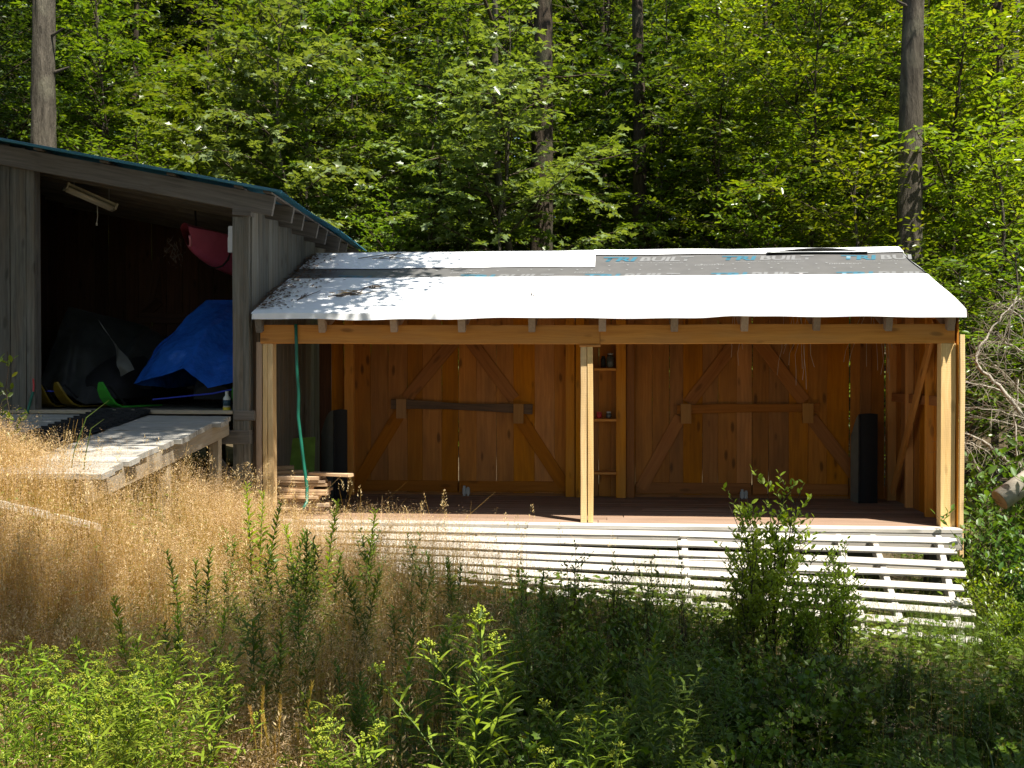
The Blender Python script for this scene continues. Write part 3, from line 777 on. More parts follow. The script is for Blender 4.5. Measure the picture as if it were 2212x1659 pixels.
def ski(parent, p, direction, mat, L=0.95):
    """upturned snowmobile ski: tip curls up and back towards the machine"""
    d = Vector(direction).normalized(); s = Vector((0, 0, 1)).cross(d).normalized()
    mb = MB()
    prof = [(-L * .6, 0.012), (-L * .2, 0.010), (L * .12, 0.012), (L * .24, 0.05), (L * .32, 0.12), (L * .375, 0.20), (L * .40, 0.27)]
    wid = [0.055, 0.065, 0.07, 0.072, 0.068, 0.055, 0.025]
    for lay in (0, 1):
        for (t, z), w in zip(prof, wid):
            for e in (-1, 1):
                mb.v.append(tuple(Vector(p) + d * (t - (0.018 if lay and z > .03 else 0)) + s * w * e + Vector((0, 0, z + 0.014 * lay))))
    n = len(prof)
    for i in range(n - 1):
        a = i * 2; b = n * 2 + i * 2
        mb.f += [(a, a + 1, a + 3, a + 2), (b, b + 2, b + 3, b + 1), (a, a + 2, b + 2, b), (a + 1, b + 1, b + 3, a + 3)]
    e = (n - 1) * 2; mb.f += [(0, n * 2, n * 2 + 1, 1), (e, e + 1, n * 2 + e + 1, n * 2 + e)]
    sk = mb.build('ski', MAT[mat], parent)
    mb = MB()
    mb.tube([Vector(p) + d * L * .34 + Vector((0, 0, .22)), Vector(p) + d * L * .27 + Vector((0, 0, .25)), Vector(p) + d * L * .1 + Vector((0, 0, .13)), Vector(p) - d * L * .02 + Vector((0, 0, .04))], 0.012, 6)
    mb.build('ski_loop', MAT['black_plastic'], sk)
    return sk
def sled_machine(name, x, y, mat_ski, label, skis, back=2.1, w=0.44):
    t = empty(name, (x, y + .8, BF), label, 'snowmobile')
    mb = MB()      # cowl and seat as one lofted hull, nose towards the camera
    secs = [(-.05, .30, .10, .30), (.12, .40, .10, .52), (.45, .46, .12, .68), (.85, .42, .14, .80), (1.2, .30, .16, .74), (1.7, .24, .18, .72), (back, .22, .2, .62)]
    def fn(i, j):
        k = i * (len(secs) - 1); a = secs[int(min(k, len(secs) - 2))]; b = secs[int(min(k, len(secs) - 2)) + 1]; f = k - int(min(k, len(secs) - 2))
        yy, hw, z0, z1 = [a[q] * (1 - f) + b[q] * f for q in range(4)]; hw *= .72; z1 *= .85
        th = math.pi * j
        return (x + hw * math.cos(th), y + yy, BF + z0 + (z1 - z0) * math.sin(th) ** .7)
    mb.grid(fn, 14, 12)
    ring = [fn(0, j / 12) for j in range(13)]; mb.add(ring, [tuple(range(13))])
    mb.build('body', MAT['black_plastic'], t, smooth=True)
    for sx, sy, dx in skis:
        sk = ski(t, (sx, sy, BF + 0.005), (dx, -1, 0), mat_ski)
    mb = MB(); mb.tube([(x - w, y + .35, BF + .22), (x + w, y + .35, BF + .22)], 0.02, 6); mb.build('ski_strut', MAT['black_plastic'], t)
    mb = MB(); mb.box((x, y + 1.5, BF + .12), (0.36, 1.1, 0.2)); mb.build('drive_track', MAT['rubber'], t)
    return t
sled_machine('snowmobile', -4.22, 0.62, 'ski_green', 'snowmobile with upturned bright green skis under the blue tarp', [(XY(262, .35), 0.42, -0.25), (-3.80, 0.42, 0.05)])
sled_machine('snowmobile', -5.55, 0.70, 'ski_yellow', 'snowmobile with dull yellow skis under the dark cover', [(XY(165, .4), 0.55, -0.35), (-5.98, 0.55, 0.0)])
def Q(u, v, y): return tuple(on_y(u, v, y))
tarp('blue_tarp', 'tarp_blue', Q(448, 648, 1.45), [Q(284, 830, .75), Q(345, 812, .45), Q(400, 795, .40), Q(455, 838, .42), (-3.80, .5, 1.42), (-3.72, 1.2, 1.6), (-3.75, 2.3, 1.7), (-4.3, 2.6, 1.5), (-4.85, 2.2, 1.35), (-5.0, 1.4, 1.30)],
     'shiny blue tarp draped over the snowmobile at the barn opening', 'tarp', folds=6, seed=3, ridge=(-3.88, 1.7, 2.34), lift=.10, amp=.012, zj=.0)
tarp('dark_cover', 'tarp_dark', Q(150, 662, 1.5), [Q(82, 865, .75), Q(140, 850, .55), Q(185, 872, .5), Q(232, 870, .6), Q(270, 800, .9), (-5.0, 1.9, 1.4), (-5.2, 2.6, 1.4), (-5.9, 2.7, 1.4), (-6.3, 1.6, 1.3)],
     'dark grey cover draped over the left snowmobile in the barn', 'tarp', folds=7, seed=5, ridge=(-5.6, 2.1, 2.05), lift=.2, amp=.035)
# pale creased flap of plastic lying over the dark cover
mb = MB()
a0, a1, a2, a3 = [Vector(Q(*q)) for q in ((212, 690, .85), (250, 745, .75), (292, 800, .7), (258, 815, .66))]
mb.grid(lambda i, j: a0.lerp(a2, i).lerp(a1.lerp(a3, i), j) + Vector((0, -0.03 * math.sin(7 * i + 4 * j), 0.02 * math.sin(9 * i))), 10, 6)
tag(mb.build('plastic_sheet', MAT['tarp_pale'], None, M=Matrix.Translation(a3), smooth=True), 'pale creased plastic sheet hanging off the dark cover', 'plastic sheet')
# blue cord between the machines
mb = MB(); mb.tube([Q(385, 860, .45), Q(330, 863, .40), Q(400, 856, .38), Q(460, 850, .38), Q(503, 841, .4)][1:], 0.008, 6)
tag(mb.build('tie_cord', MAT['rope_blue'], None, M=Matrix.Translation(Vector(Q(400, 856, .38)))), 'blue tie cord stretched below the blue tarp', 'cord')
mb = MB(); mb.tube([Q(80, 843, .35), Q(105, 845, .38), Q(138, 847, .4)], 0.007, 6)
tag(mb.build('tie_cord', MAT['rope_blue'], None, M=Matrix.Translation(Vector(Q(105, 845, .38)))), 'short dark blue cord at the yellow ski', 'cord')
# pink kayak slung under the roof
kb = empty('kayak', (-4.3, 2.0, 2.3), 'pink kayak slung under the barn roof', 'kayak')
bow, stern = Vector(Q(398, 530, .75)), Vector((-3.98, 3.35, 2.72))
def kay(i, j):
    c = bow.lerp(stern, i); ax = (stern - bow); ax.z = 0; ax.normalize(); sd = Vector((ax.y, -ax.x, 0))
    wv = 0.31 * math.sin(math.pi * min(1, max(0, i * .94 + .03))) ** .75
    hv = 0.20 + 0.20 * math.sin(math.pi * i) ** .6
    th = math.pi * j
    return c + sd * (wv * math.cos(th) * 1.0) + Vector((0, 0, 0.20 - hv * math.sin(th) ** .8 - 0.0)) + ax * (0.10 * math.sin(th) * (1 - i) ** 4)
mb = MB(); mb.grid(kay, 26, 16); mb.build('hull', MAT['kayak_pink'], kb, smooth=True)
mb = MB(); mb.grid(lambda i, j: Vector(kay(i, 0)).lerp(Vector(kay(i, 1)), j) + Vector((0, 0, 0.05 * math.sin(math.pi * j))), 26, 4); mb.build('deck', MAT['kayak_pink'], kb, smooth=True)
mb = MB(); mb.tube([Vector(kay(0.0, j / 8)) + Vector((0, -0.012, 0)) for j in range(1, 5)] , 0.016, 6); mb.build('bow_strip', MAT['kayak_edge'], kb, smooth=True)
for yv in (1.3, 2.7):
    f = (yv - bow.y) / (stern.y - bow.y)
    mb = MB(); pts = [Vector((kay(f, 0)[0], yv, broof(-4, yv) - .1))] + [Vector(kay(f, j / 8)) + Vector((0, 0, -.008)) for j in range(9)] + [Vector((kay(f, 1)[0], yv, broof(-4.3, yv) - .1))]
    mb.tube(pts, 0.012, 5); mb.build('sling', MAT['black_plastic'], kb)
# two-tube shop light
lt = empty('shop_light', Q(190, 425, .7), 'cream two-tube shop light hung slanting under the barn roof', 'light fixture')
A, B = Vector(Q(140, 405, .62)), Vector(Q(248, 452, .95))
M, Ln = frame(A, B)
mb = MB(); mb.box((0, 0, .03), (Ln, .10, .05)); mb.box((0, .075, .012), (Ln, .07, .006), Matrix.Rotation(-.5, 3, 'X')); mb.box((0, -.075, .012), (Ln, .07, .006), Matrix.Rotation(.5, 3, 'X')); mb.box((Ln / 2 - .01, 0, .015), (.02, .2, .07)); mb.box((-Ln / 2 + .01, 0, .015), (.02, .2, .07))
mb.build('housing', MAT['lamp_cream'], lt, M=M, world=False)
for sy in (-.05, .05):
    mb = MB(); mb.tube([(-Ln / 2 + .03, sy, -.012), (Ln / 2 - .03, sy, -.012)], .019, 10); mb.build('tube', MAT['tube_white'], lt, M=M, world=False, smooth=True)
mb = MB(); c = Vector(Q(210, 445, .85)); mb.tube([c, c + Vector((0.004, 0, -.12)), c + Vector((-.006, 0, -.19))], .004, 5); mb.box(c + Vector((-.006, 0, -.2)), (.014, .014, .03)); mb.build('pull_cord', MAT['tube_white'], lt)
for e in (-.35, .35):
    mb = MB(); q = M @ Vector((e * Ln, 0, .05)); mb.tube([q, (q.x, q.y, broof(q.x, q.y) - .05)], .004, 4); mb.build('chain', MAT['steel'], lt)
# switch box on the back of the post, bottle on the floor, hoses at the left jamb
sb = empty('switch_box', Q(502, 515, .12), 'white electrical switch box inside the right barn post', 'switch box')
mb = MB(); mb.box(Q(501, 505, .1), (.055, .07, .15)); mb.build('box', MAT['switch_white'], sb)
mb = MB(); mb.box(Q(501, 530, .1), (.06, .08, .15)); mb.build('cover_plate', MAT['switch_white'], sb)
bt = empty('bottle', (*Q(490, 883, .1)[:2], BF), 'small white bottle with dark label and yellow base by the barn post', 'bottle')
bx, by = Q(490, 870, .1)[:2]
def lathe(prof, c, n=12):
    m = MB(); c = Vector(c)
    for r, z in prof:
        for j in range(n): m.v.append(tuple(c + Vector((r * math.cos(2 * math.pi * j / n), r * math.sin(2 * math.pi * j / n), z))))
    for i in range(len(prof) - 1):
        for j in range(n): m.f.append((i * n + j, i * n + (j + 1) % n, (i + 1) * n + (j + 1) % n, (i + 1) * n + j))
    m.f.append(tuple(reversed(range(n)))); m.f.append(tuple((len(prof) - 1) * n + j for j in range(n)))
    return m
lathe([(.038, .03), (.038, .11), (.036, .125), (.018, .15), (.016, .17)], (bx, by, BF)).build('body', MAT['bottle_white'], bt, smooth=True)
lathe([(.0385, .045), (.0385, .105)], (bx, by, BF)).build('bottle_label', MAT['bottle_label'], bt, smooth=True)
lathe([(.040, .0), (.040, .03)], (bx, by, BF)).build('base_band', MAT['cap_yellow'], bt)
lathe([(.017, .165), (.017, .195)], (bx, by, BF)).build('cap', MAT['bottle_white'], bt)
mb = MB(); mb.tube([Q(58, 905, -.1), Q(62, 880, -.06), Q(68, 858, -.05), Q(72, 845, -.045)], .014, 7)
tag(mb.build('garden_hose', MAT['hose_green'], None, M=Matrix.Translation(Vector(Q(60, 905, -.1))), smooth=True), 'short green hose leaning at the left barn jamb', 'hose')
mb = MB(); mb.tube([Q(72, 846, -.06), Q(73, 832, -.05), Q(72, 818, -.045)], .010, 6)
tag(mb.build('hook_handle', MAT['can_red'], None, M=Matrix.Translation(Vector(Q(72, 846, -.06)))), 'small red handle hanging at the left barn jamb', 'handle')
# dark wreath of dry stems hung by the kayak
mb = MB()
c = Vector(Q(378, 545, 1.2))
for k in range(60):
    a = random.uniform(0, 6.28); r = random.uniform(.02, .12)
    p = c + Vector((r * math.cos(a), random.uniform(-.04, .04), r * 1.6 * math.sin(a)))
    mb.tube([p, p + Vector((random.uniform(-.05, .05), random.uniform(-.03, .03), random.uniform(-.08, .06)))], .004, 4, cap=False)
tag(mb.build('dried_bundle', MAT['twig'], None, M=Matrix.Translation(c)), 'dark bundle of dried stems hanging beside the kayak bow', 'dried plants', kind='stuff')

# ------------------------------------------------------------------ things kept in the shed
# lumber pile beside the left post
z = -0.0
lay = [(592, 708, .10), (594, 705, .09), (590, 712, .10), (593, 700, .09), (591, 694, .10), (590, 709, .08), (596, 715, .09), (590, 685, .09), (593, 712, .10), (594, 706, .1), (590, 700, .1)]
pile_cx = -3.05
descr = ['lowest', 'second', 'third', 'fourth', 'fifth', 'sixth', 'seventh', 'eighth', 'ninth', 'tenth', 'topmost']
for k, (u0, u1, wd) in enumerate(lay):
    t = random.choice((.03, .036, .044))
    for q in range(2):
        yq = 0.45 + q * 0.16 + random.uniform(-.02, .02)
        a, b = XY(u0, yq) + random.uniform(-.0, .05), XY(u1, yq) + random.uniform(-.06, .02)
        o = board('lumber_board', None, (a, yq, z + t / 2 + .002), (b, yq + random.uniform(-.03, .03), z + t / 2 + .002), .15, t - .003, MAT['lumber'], jit=.006)
        tag(o, f'{descr[k]} board from the floor, {"front" if q == 0 else "rear"} row of the lumber pile by the left post', 'board', 'boards stacked in the lumber pile')
    z += t
zt = z
o = board('lumber_board', None, (XY(672, .5), .5, zt + .02), (XY(758, .35), .35, zt + .02), .11, .034, MAT['lumber']); tag(o, 'loose board jutting right over the top of the lumber pile', 'board', 'boards stacked in the lumber pile')
o = board('lumber_board', None, (XY(592, .62), .62, zt + .02), (XY(665, .7), .7, zt + .02), .12, .035, MAT['lumber']); tag(o, 'short pale board lying across the back of the lumber pile', 'board', 'boards stacked in the lumber pile')
o = board('lumber_board', None, (XY(592, .66), .66, zt + .06), (XY(634, .72), .72, zt + .065), .1, .04, MAT['lumber']); tag(o, 'small end block on top of the lumber pile by the post', 'board', 'boards stacked in the lumber pile')
# green sheet standing in for lit grass through an opening, black panel behind it
p0, p1 = on_y(640, 1020, 1.25), on_y(640, 948, 1.45)
o = board('grass_gap_sheet', None, (p0.x, 1.2, 0.0), (p1.x, 1.5, p1.z), .42, .02, MAT['grass_gap_sheet'], up=(0, 1, 0)); tag(o, 'dull green sheet standing in for lit grass seen through an opening', 'panel')
def upright_sled(u0, um, u1, vt, y0, y1, label):
    """bent plastic sheet standing on end: grey inner face to the left, black face to the right"""
    t = empty('plastic_sled', (XY((u0 + u1) / 2, y0), y0, 0), label, 'sled')
    xa, xm, xb = XY(u0, y1), XY(um, y0), XY(u1, y0 + .02)
    zt = on_y(um, vt, y0).z
    mb = MB(); mb.grid(lambda i, j: (xa + (xm - xa) * j, y1 + (y0 - y1) * j - .03 * math.sin(math.pi * j), zt * i - (0.30 * (1 - j) ** 2.2) * i ** 6), 12, 8); mb.build('inner_face', MAT['grey_plastic'], t, smooth=True)
    mb = MB(); mb.grid(lambda i, j: (xm + (xb - xm) * j, y0 - .012 * math.sin(math.pi * j) + .03 * j, (zt + .01 * math.sin(3 * j)) * i), 12, 8)
    mb.grid(lambda i, j: (xm + (xb - xm) * j, y0 + .035 - .012 * math.sin(math.pi * j) + .03 * j, (zt + .01 * math.sin(3 * j)) * i), 12, 8); mb.build('outer_face', MAT['black_plastic'], t, smooth=True)
    mb = MB(); mb.tube([(xm, y0, 0), (xm, y0 - .005, zt * .5), (xm, y0, zt)], .012, 6); mb.build('rolled_edge', MAT['black_plastic'], t)
upright_sled(694, 722, 748, 886, 1.75, 2.0, 'bent black plastic sled standing on end behind the lumber pile')
upright_sled(1838, 1857, 1897, 895, 1.85, 2.1, 'bent black plastic sled standing on end in the right rear corner')
# green hose hung from the beam
pts = [on_y(u, v, yv) for u, v, yv in ((639, 700, -.02), (640, 740, -.03), (641, 790, -.04), (645, 850, -.06), (644, 900, -.08), (650, 950, -.1), (656, 1000, -.12), (663, 1050, -.14), (663, 1085, -.2), (655, 1098, -.3))]
mb = MB(); mb.tube(pts, [.017] * 10, 9)
hz_ = gh(pts[-1].x, -.3)
o = mb.build('garden_hose', MAT['hose_green'], None, M=Matrix.Translation(pts[-1]), smooth=True); tag(o, 'flat green hose hanging from the beam near the left post', 'hose')
# jars and cans on the small shelves
def shelf_item(name, mat, u, v, prof, label, cat, capm=None):
    p = on_y(u, v, REAR - .15) + Vector((0, 0, .016))
    t = empty(name, p, label, cat)
    lathe(prof, p).build('body', MAT[mat], t, smooth=True)
    r, z = prof[-1]; lathe([(r * 1.08, z), (r * 1.08, z + .018)], p).build('lid', MAT[capm or 'steel'], t)
shelf_item('jar', 'jar_glass', 1318, 797, [(.04, 0), (.045, .02), (.045, .12), (.03, .15)], 'tall dark jar on the top shelf beside the centre post', 'jar')
shelf_item('jar', 'black_plastic', 1303, 797, [(.03, 0), (.03, .1), (.02, .12)], 'small black jar on the top shelf beside the centre post', 'jar', 'black_plastic')
shelf_item('can', 'can_red', 1294, 906, [(.032, 0), (.032, .05), (.028, .055)], 'small red can on the middle shelf beside the centre post', 'can', 'can_red')
shelf_item('jar', 'jar_glass', 1315, 906, [(.03, 0), (.034, .015), (.034, .05), (.025, .06)], 'low glass jar on the middle shelf beside the centre post', 'jar')
# pale roots hanging from the roof inside
def roots(u, v0, n, spread, ln, label):
    mb = MB(); yv = 0.9
    c = on_y(u, v0, yv); c.z = roof_z(yv) - .12
    for k in range(n):
        p = c + Vector((random.gauss(0, spread), random.uniform(-.1, .1), 0)); pts = [p.copy()]; L = (c.z - on_y(u, v0 + ln, yv).z) * random.uniform(.55, 1.05); m = 6
        dx = random.gauss(0, .02)
        for i in range(m):
            p = p + Vector((dx + random.gauss(0, .018), random.gauss(0, .01), -L / m)); pts.append(p.copy())
        mb.tube(pts, .0022, 4, cap=False)
    tag(mb.build('hanging_roots', MAT['root_pale'], None, M=Matrix.Translation(c)), label, 'roots')
roots(1584, 745, 3, .02, 80, 'thin pale root strands hanging left of the right door brace')
roots(1728, 745, 9, .07, 88, 'tangle of pale roots hanging before the right doors')
roots(1890, 745, 8, .06, 82, 'pale roots hanging near the right end wall')
# litter, twigs on the roof against the barn wall
def roof_bits():
    r = random.Random(11); mb = MB()
    for k in range(700):
        yv = r.uniform(-.05, 2.2); x = -3.58 + abs(r.gauss(0, .17)) * (1.5 if .7 < yv < 1.5 else .8)
        p = Vector((x, yv, roof_z(yv) + .024 + r.uniform(0, .03) * max(0, 1 - (x + 3.58) / .35)))
        a = r.uniform(0, 6.28); s = r.uniform(.012, .035)
        d = Vector((math.cos(a), math.sin(a), SL * math.sin(a))) * s; e = Vector((-math.sin(a), math.cos(a), r.uniform(-.3, .5))) * s * .4
        mb.add([p - d, p + e, p + d, p - e], [(0, 1, 2, 3)])
    tag(mb.build('leaf_litter', MAT['litter'], None, M=Matrix.Translation((-3.4, 1, 2.5))), 'brown leaf litter drifted on the roof against the barn', 'leaf litter', kind='stuff')
    spots = [(-2.95, 1.95, .75, .2, 'long bare twig at the top left of the white roof'), (-2.9, .35, .65, .5, 'forked bare twig low on the left of the white roof'), (-3.2, .25, .4, 1.4, 'short curled twig at the left eave of the white roof'), (-2.6, .7, .3, .1, 'thin twig lying left of centre on the white roof'), (-.75, .35, .22, 2.1, 'small lone twig in the middle of the lower white roof')]
    for x, yv, L, a, lab in spots:
        t = MB(); n = 1 if L < .3 else 5
        for q in range(n):
            an = a + (r.uniform(-.7, .7) if q else 0); L2 = L * (1 if q == 0 else r.uniform(.3, .6)); st = L * r.uniform(.1, .6) if q else 0
            p = Vector((x + st * math.cos(a), yv + st * math.sin(a) * .6, 0)); pts = []
            for i in range(6):
                pts.append(Vector((p.x, p.y, roof_z(p.y) + .026 + .01 * r.random()))); an += r.gauss(0, .22)
                p = p + Vector((math.cos(an), math.sin(an), 0)) * L2 / 5
            t.tube(pts, [.006 * (1 - i / 8) for i in range(6)], 5)
        tag(t.build('twig', MAT['twig'], None, M=Matrix.Translation((x, yv, roof_z(yv)))), lab, 'twig')
    c = Vector((-2.72, .55, roof_z(.55) + .02)); mb = MB()
    for k in range(40):
        p = c + Vector((r.gauss(0, .07), r.gauss(0, .05), 0)); p.z = roof_z(p.y) + .022; a = r.uniform(-.4, .4)
        d = Vector((math.cos(a), math.sin(a), SL * math.sin(a))) * .03; mb.tube([p - d, p + d], .003, 3, cap=False)
    tag(mb.build('needle_clump', MAT['grass_seed'], None, M=Matrix.Translation(c)), 'small tan clump of dead needles on the left of the white roof', 'needles', kind='stuff')
roof_bits()
# pale bleached board half sunk in the tall grass at the left edge
def on_ground(u, v, dz):
    t = 3.0
    while t < 12:
        p = at_depth(u, v, t)
        if p.z <= gh(p.x, p.y) + dz: return p
        t += .02
    return p
o = board('bleached_board', None, on_ground(-15, 1085, .2), on_ground(212, 1138, .12), .17, .05, MAT['birch'], segs=4); tag(o, 'pale bleached board lying in the tall golden grass', 'board')
# ------------------------------------------------------------------ foliage machinery
def unit(a): return a / np.maximum(np.linalg.norm(a, axis=-1, keepdims=True), 1e-9)
LEAFS = {
    'oval': (np.array([(0, 0, 0), (.30, .21, .05), (.68, .19, .06), (1, 0, -.04), (.68, -.19, .06), (.30, -.21, .05)], float), [(0, 1, 2, 3), (0, 3, 4, 5)]),
    'maple': (np.array([(0, 0, 0), (.02, .34, .04), (.28, .24, .03), (.48, .50, .05), (.60, .18, .03), (1, 0, -.10), (.60, -.18, .03), (.48, -.50, .05), (.28, -.24, .03), (.02, -.34, .04)], float), [(0, 1, 2, 3, 4, 5), (0, 5, 6, 7, 8, 9)]),
    'lance': (np.array([(0, 0, 0), (.33, .055, .02), (.33, -.055, .02), (.7, .045, -.05), (.7, -.045, -.05), (1, 0, -.20)], float), [(0, 2, 1), (1, 2, 4, 3), (3, 4, 5)]),
    'broad': (np.array([(0, 0, 0), (.33, .11, .03), (.33, -.11, .03), (.7, .08, -.03), (.7, -.08, -.03), (1, 0, -.15)], float), [(0, 2, 1), (1, 2, 4, 3), (3, 4, 5)]),
    'pinna': (np.array([(0, 0, 0), (.35, .13, .0), (1, 0, -.12), (.35, -.13, .0)], float), [(0, 3, 2, 1)]),
    'bud': (np.array([(0, 0, .5), (.5, 0, 0), (0, .5, 0), (-.5, 0, 0), (0, -.5, 0), (0, 0, -.5)], float), [(0, 1, 2), (0, 2, 3), (0, 3, 4), (0, 4, 1), (5, 2, 1), (5, 3, 2), (5, 4, 3), (5, 1, 4)]),
}
class Leaves:
    def __init__(s): s.p, s.d, s.n, s.s = [], [], [], []
    def add(s, p, d, n, size):
        p = np.atleast_2d(p); k = len(p)
        s.p.append(p); s.d.append(np.broadcast_to(d, (k, 3))); s.n.append(np.broadcast_to(n, (k, 3))); s.s.append(np.broadcast_to(size, (k,)))
    def arrays(s): return [np.concatenate(a) for a in (s.p, s.d, s.n, s.s)]
    def count(s): return sum(len(a) for a in s.p)
    def mesh(s, name, shape):
        P, D, Nn, S = s.arrays(); D = unit(D); Nn = unit(Nn - D * (Nn * D).sum(-1, keepdims=True)); B = np.cross(Nn, D)
        base, faces = LEAFS[shape]; K = len(base); n = len(P)
        V = P[:, None] + S[:, None, None] * (base[None, :, 0:1] * D[:, None] + base[None, :, 1:2] * B[:, None] + base[None, :, 2:3] * Nn[:, None])
        flat = np.concatenate([np.array(f) for f in faces]); tot = len(flat)
        Fl = (flat[None] + (np.arange(n) * K)[:, None]).ravel()
        st = np.cumsum([0] + [len(f) for f in faces[:-1]])
        Ls = (st[None] + (np.arange(n) * tot)[:, None]).ravel()
        return fast_mesh(name, V.reshape(-1, 3), Fl, Ls)
class Tubes:
    """many tapered tubes in one mesh (all branches of one plant)"""
    def __init__(s): s.V, s.F, s.k = [], [], 0
    def add(s, pts, rad, n=5):
        pts = np.asarray(pts, float); m = len(pts); rad = np.broadcast_to(rad, (m,))
        t = unit(np.gradient(pts, axis=0)); ref = np.array([.31, .95, .05]) if abs(t[0][1]) < .9 else np.array([1., 0, 0])
        a = unit(np.cross(t, ref)); b = np.cross(t, a)
        th = np.arange(n) * 2 * np.pi / n
        V = pts[:, None] + rad[:, None, None] * (np.cos(th)[None, :, None] * a[:, None] + np.sin(th)[None, :, None] * b[:, None])
        i, j = np.meshgrid(np.arange(m - 1), np.arange(n), indexing='ij')
        F = np.stack([i * n + j, i * n + (j + 1) % n, (i + 1) * n + (j + 1) % n, (i + 1) * n + j], -1).reshape(-1, 4) + s.k
        s.V.append(V.reshape(-1, 3)); s.F.append(F); s.k += m * n
    def mesh(s, name):
        V = np.concatenate(s.V); F = np.concatenate(s.F).ravel()
        return fast_mesh(name, V, F, np.arange(0, len(F), 4), smooth=True)

def spray(lv, tb, r, p0, d0, L, leaf_size, droop=0.35, twig_step=0.16, twig_frac=0.42, leaf_step=0.06, tilt=0.45, rad=0.012, sidejit=0.25, leafless=0.08):
    """a limb with flat side twigs carrying alternate leaves"""
    n = max(5, int(L / 0.22)); pts = [np.array(p0, float)]; d = unit(np.array(d0, float))
    for i in range(n):
        d = unit(d + np.array([r.normal(0, .09), r.normal(0, .09), -droop * .9 / n * (1 + i / n) + r.normal(0, .04)])); pts.append(pts[-1] + d * L / n)
    pts = np.array(pts); tb.add(pts, np.linspace(rad, rad * .2, n + 1), 4)
    s = leafless * L
    side = 1
    while s < L:
        f = s / L * n; i = min(int(f), n - 1); p = pts[i] + (pts[i + 1] - pts[i]) * (f - i); ax = unit(pts[i + 1] - pts[i])
        hor = np.cross(ax, [0, 0, 1.0]); hor = unit(hor) if np.linalg.norm(hor) > .05 else np.array([1., 0, 0])
        tl = L * twig_frac * (1.08 - .75 * s / L) * r.uniform(.6, 1.25)
        td = unit(ax * r.uniform(.5, .9) + hor * side * r.uniform(.6, 1.0) + np.array([0, 0, r.normal(.02, sidejit)]))
        m = max(2, int(tl / leaf_step)); q = np.linspace(.12, 1, m)[:, None]
        sag = np.array([0, 0, -1.0])[None] * (q ** 2) * tl * droop * .35
        P = p + td[None] * q * tl + sag + r.normal(0, .012, (m, 3))
        tb.add(np.array([p, p + td * tl * .5 + sag[m // 2] * .9, P[-1]]), [rad * .35, rad * .22, rad * .1], 3)
        for sd in (-1, 1):
            hd = unit(np.cross(td, [0, 0, 1.0]) + 1e-6)
            D = unit(td * .75 + hd * sd * .8 + np.stack([r.normal(0, .3, m), r.normal(0, .3, m), r.normal(-.22, .28, m)], -1))
            Nm = unit(np.array([0, 0, 1.0]) + r.normal(0, tilt, (m, 3)))
            lv.add(P + D * leaf_size * .12, D, Nm, leaf_size * r.uniform(.6, 1.15, m))
        s += twig_step * r.uniform(.6, 1.3); side = -side

def gen_tree(name, seed, H, crown0, limb, n_limbs, leaf_size, shape, bark_m, leaf_m, lean=0.04, trunk_r=0.05, leaf_step=.07, twig_step=.2, droop=.35, elev=(.15, .6), twig_frac=.42, wide=False):
    r = np.random.default_rng(seed)
    root = empty(name, (0, 0, 0), None, None)
    n = 14; z = np.linspace(0, H, n); a = r.uniform(0, 6.28)
    cx = lean * z * math.cos(a) + np.cumsum(r.normal(0, .035, n)); cy = lean * z * math.sin(a) + np.cumsum(r.normal(0, .035, n))
    tp = np.stack([cx - cx[0], cy - cy[0], z], -1)
    rad = trunk_r * (1 - .85 * (z / H) ** 1.1) + .25 * trunk_r * np.exp(-z * 2)
    tr = Tubes(); tr.add(tp, rad, 9)
    lv = Leaves(); br = Tubes()
    az = r.uniform(0, 6.28)
    for k in range(n_limbs):
        f = (k + .5) / n_limbs; h = crown0 + (H * .985 - crown0) * f
        i = min(int(h / H * (n - 1)), n - 2); ft = h / H * (n - 1) - i; p = tp[i] * (1 - ft) + tp[i + 1] * ft
        az += 2.4 + r.normal(0, .3)
        prof = (math.sin(math.pi * (0.18 + .80 * f)) ** .8) if not wide else (1 - .55 * f)
        L = limb * prof * r.uniform(.7, 1.2) + .25
        e = r.uniform(*elev) + .5 * f
        spray(lv, br, r, p, (math.cos(az) * math.cos(e), math.sin(az) * math.cos(e), math.sin(e)), L, leaf_size, leaf_step=leaf_step, twig_step=twig_step, droop=droop, twig_frac=twig_frac, rad=.006 + .0045 * L)
    mesh_obj('trunk', tr.mesh('trunk'), root, None, MAT[bark_m])
    mesh_obj('limbs', br.mesh('limbs'), root, None, MAT['bark_twig'])
    mesh_obj('crown', lv.mesh('crown', shape), root, None, MAT[leaf_m])
    return root
def place(proto, x, y, rz=0.0, sc=1.0, label=None, cat=None, group=None, first=False, mats=None, dz=-.05):
    loc = (x, y, gh(x, y) + dz)
    c = copy_tree(proto, loc, rz, sc, label, group, mats)
    if cat: c['category'] = cat
    return c
def drop(proto):
    for ch in list(proto.children): bpy.data.objects.remove(ch)
    bpy.data.objects.remove(proto)

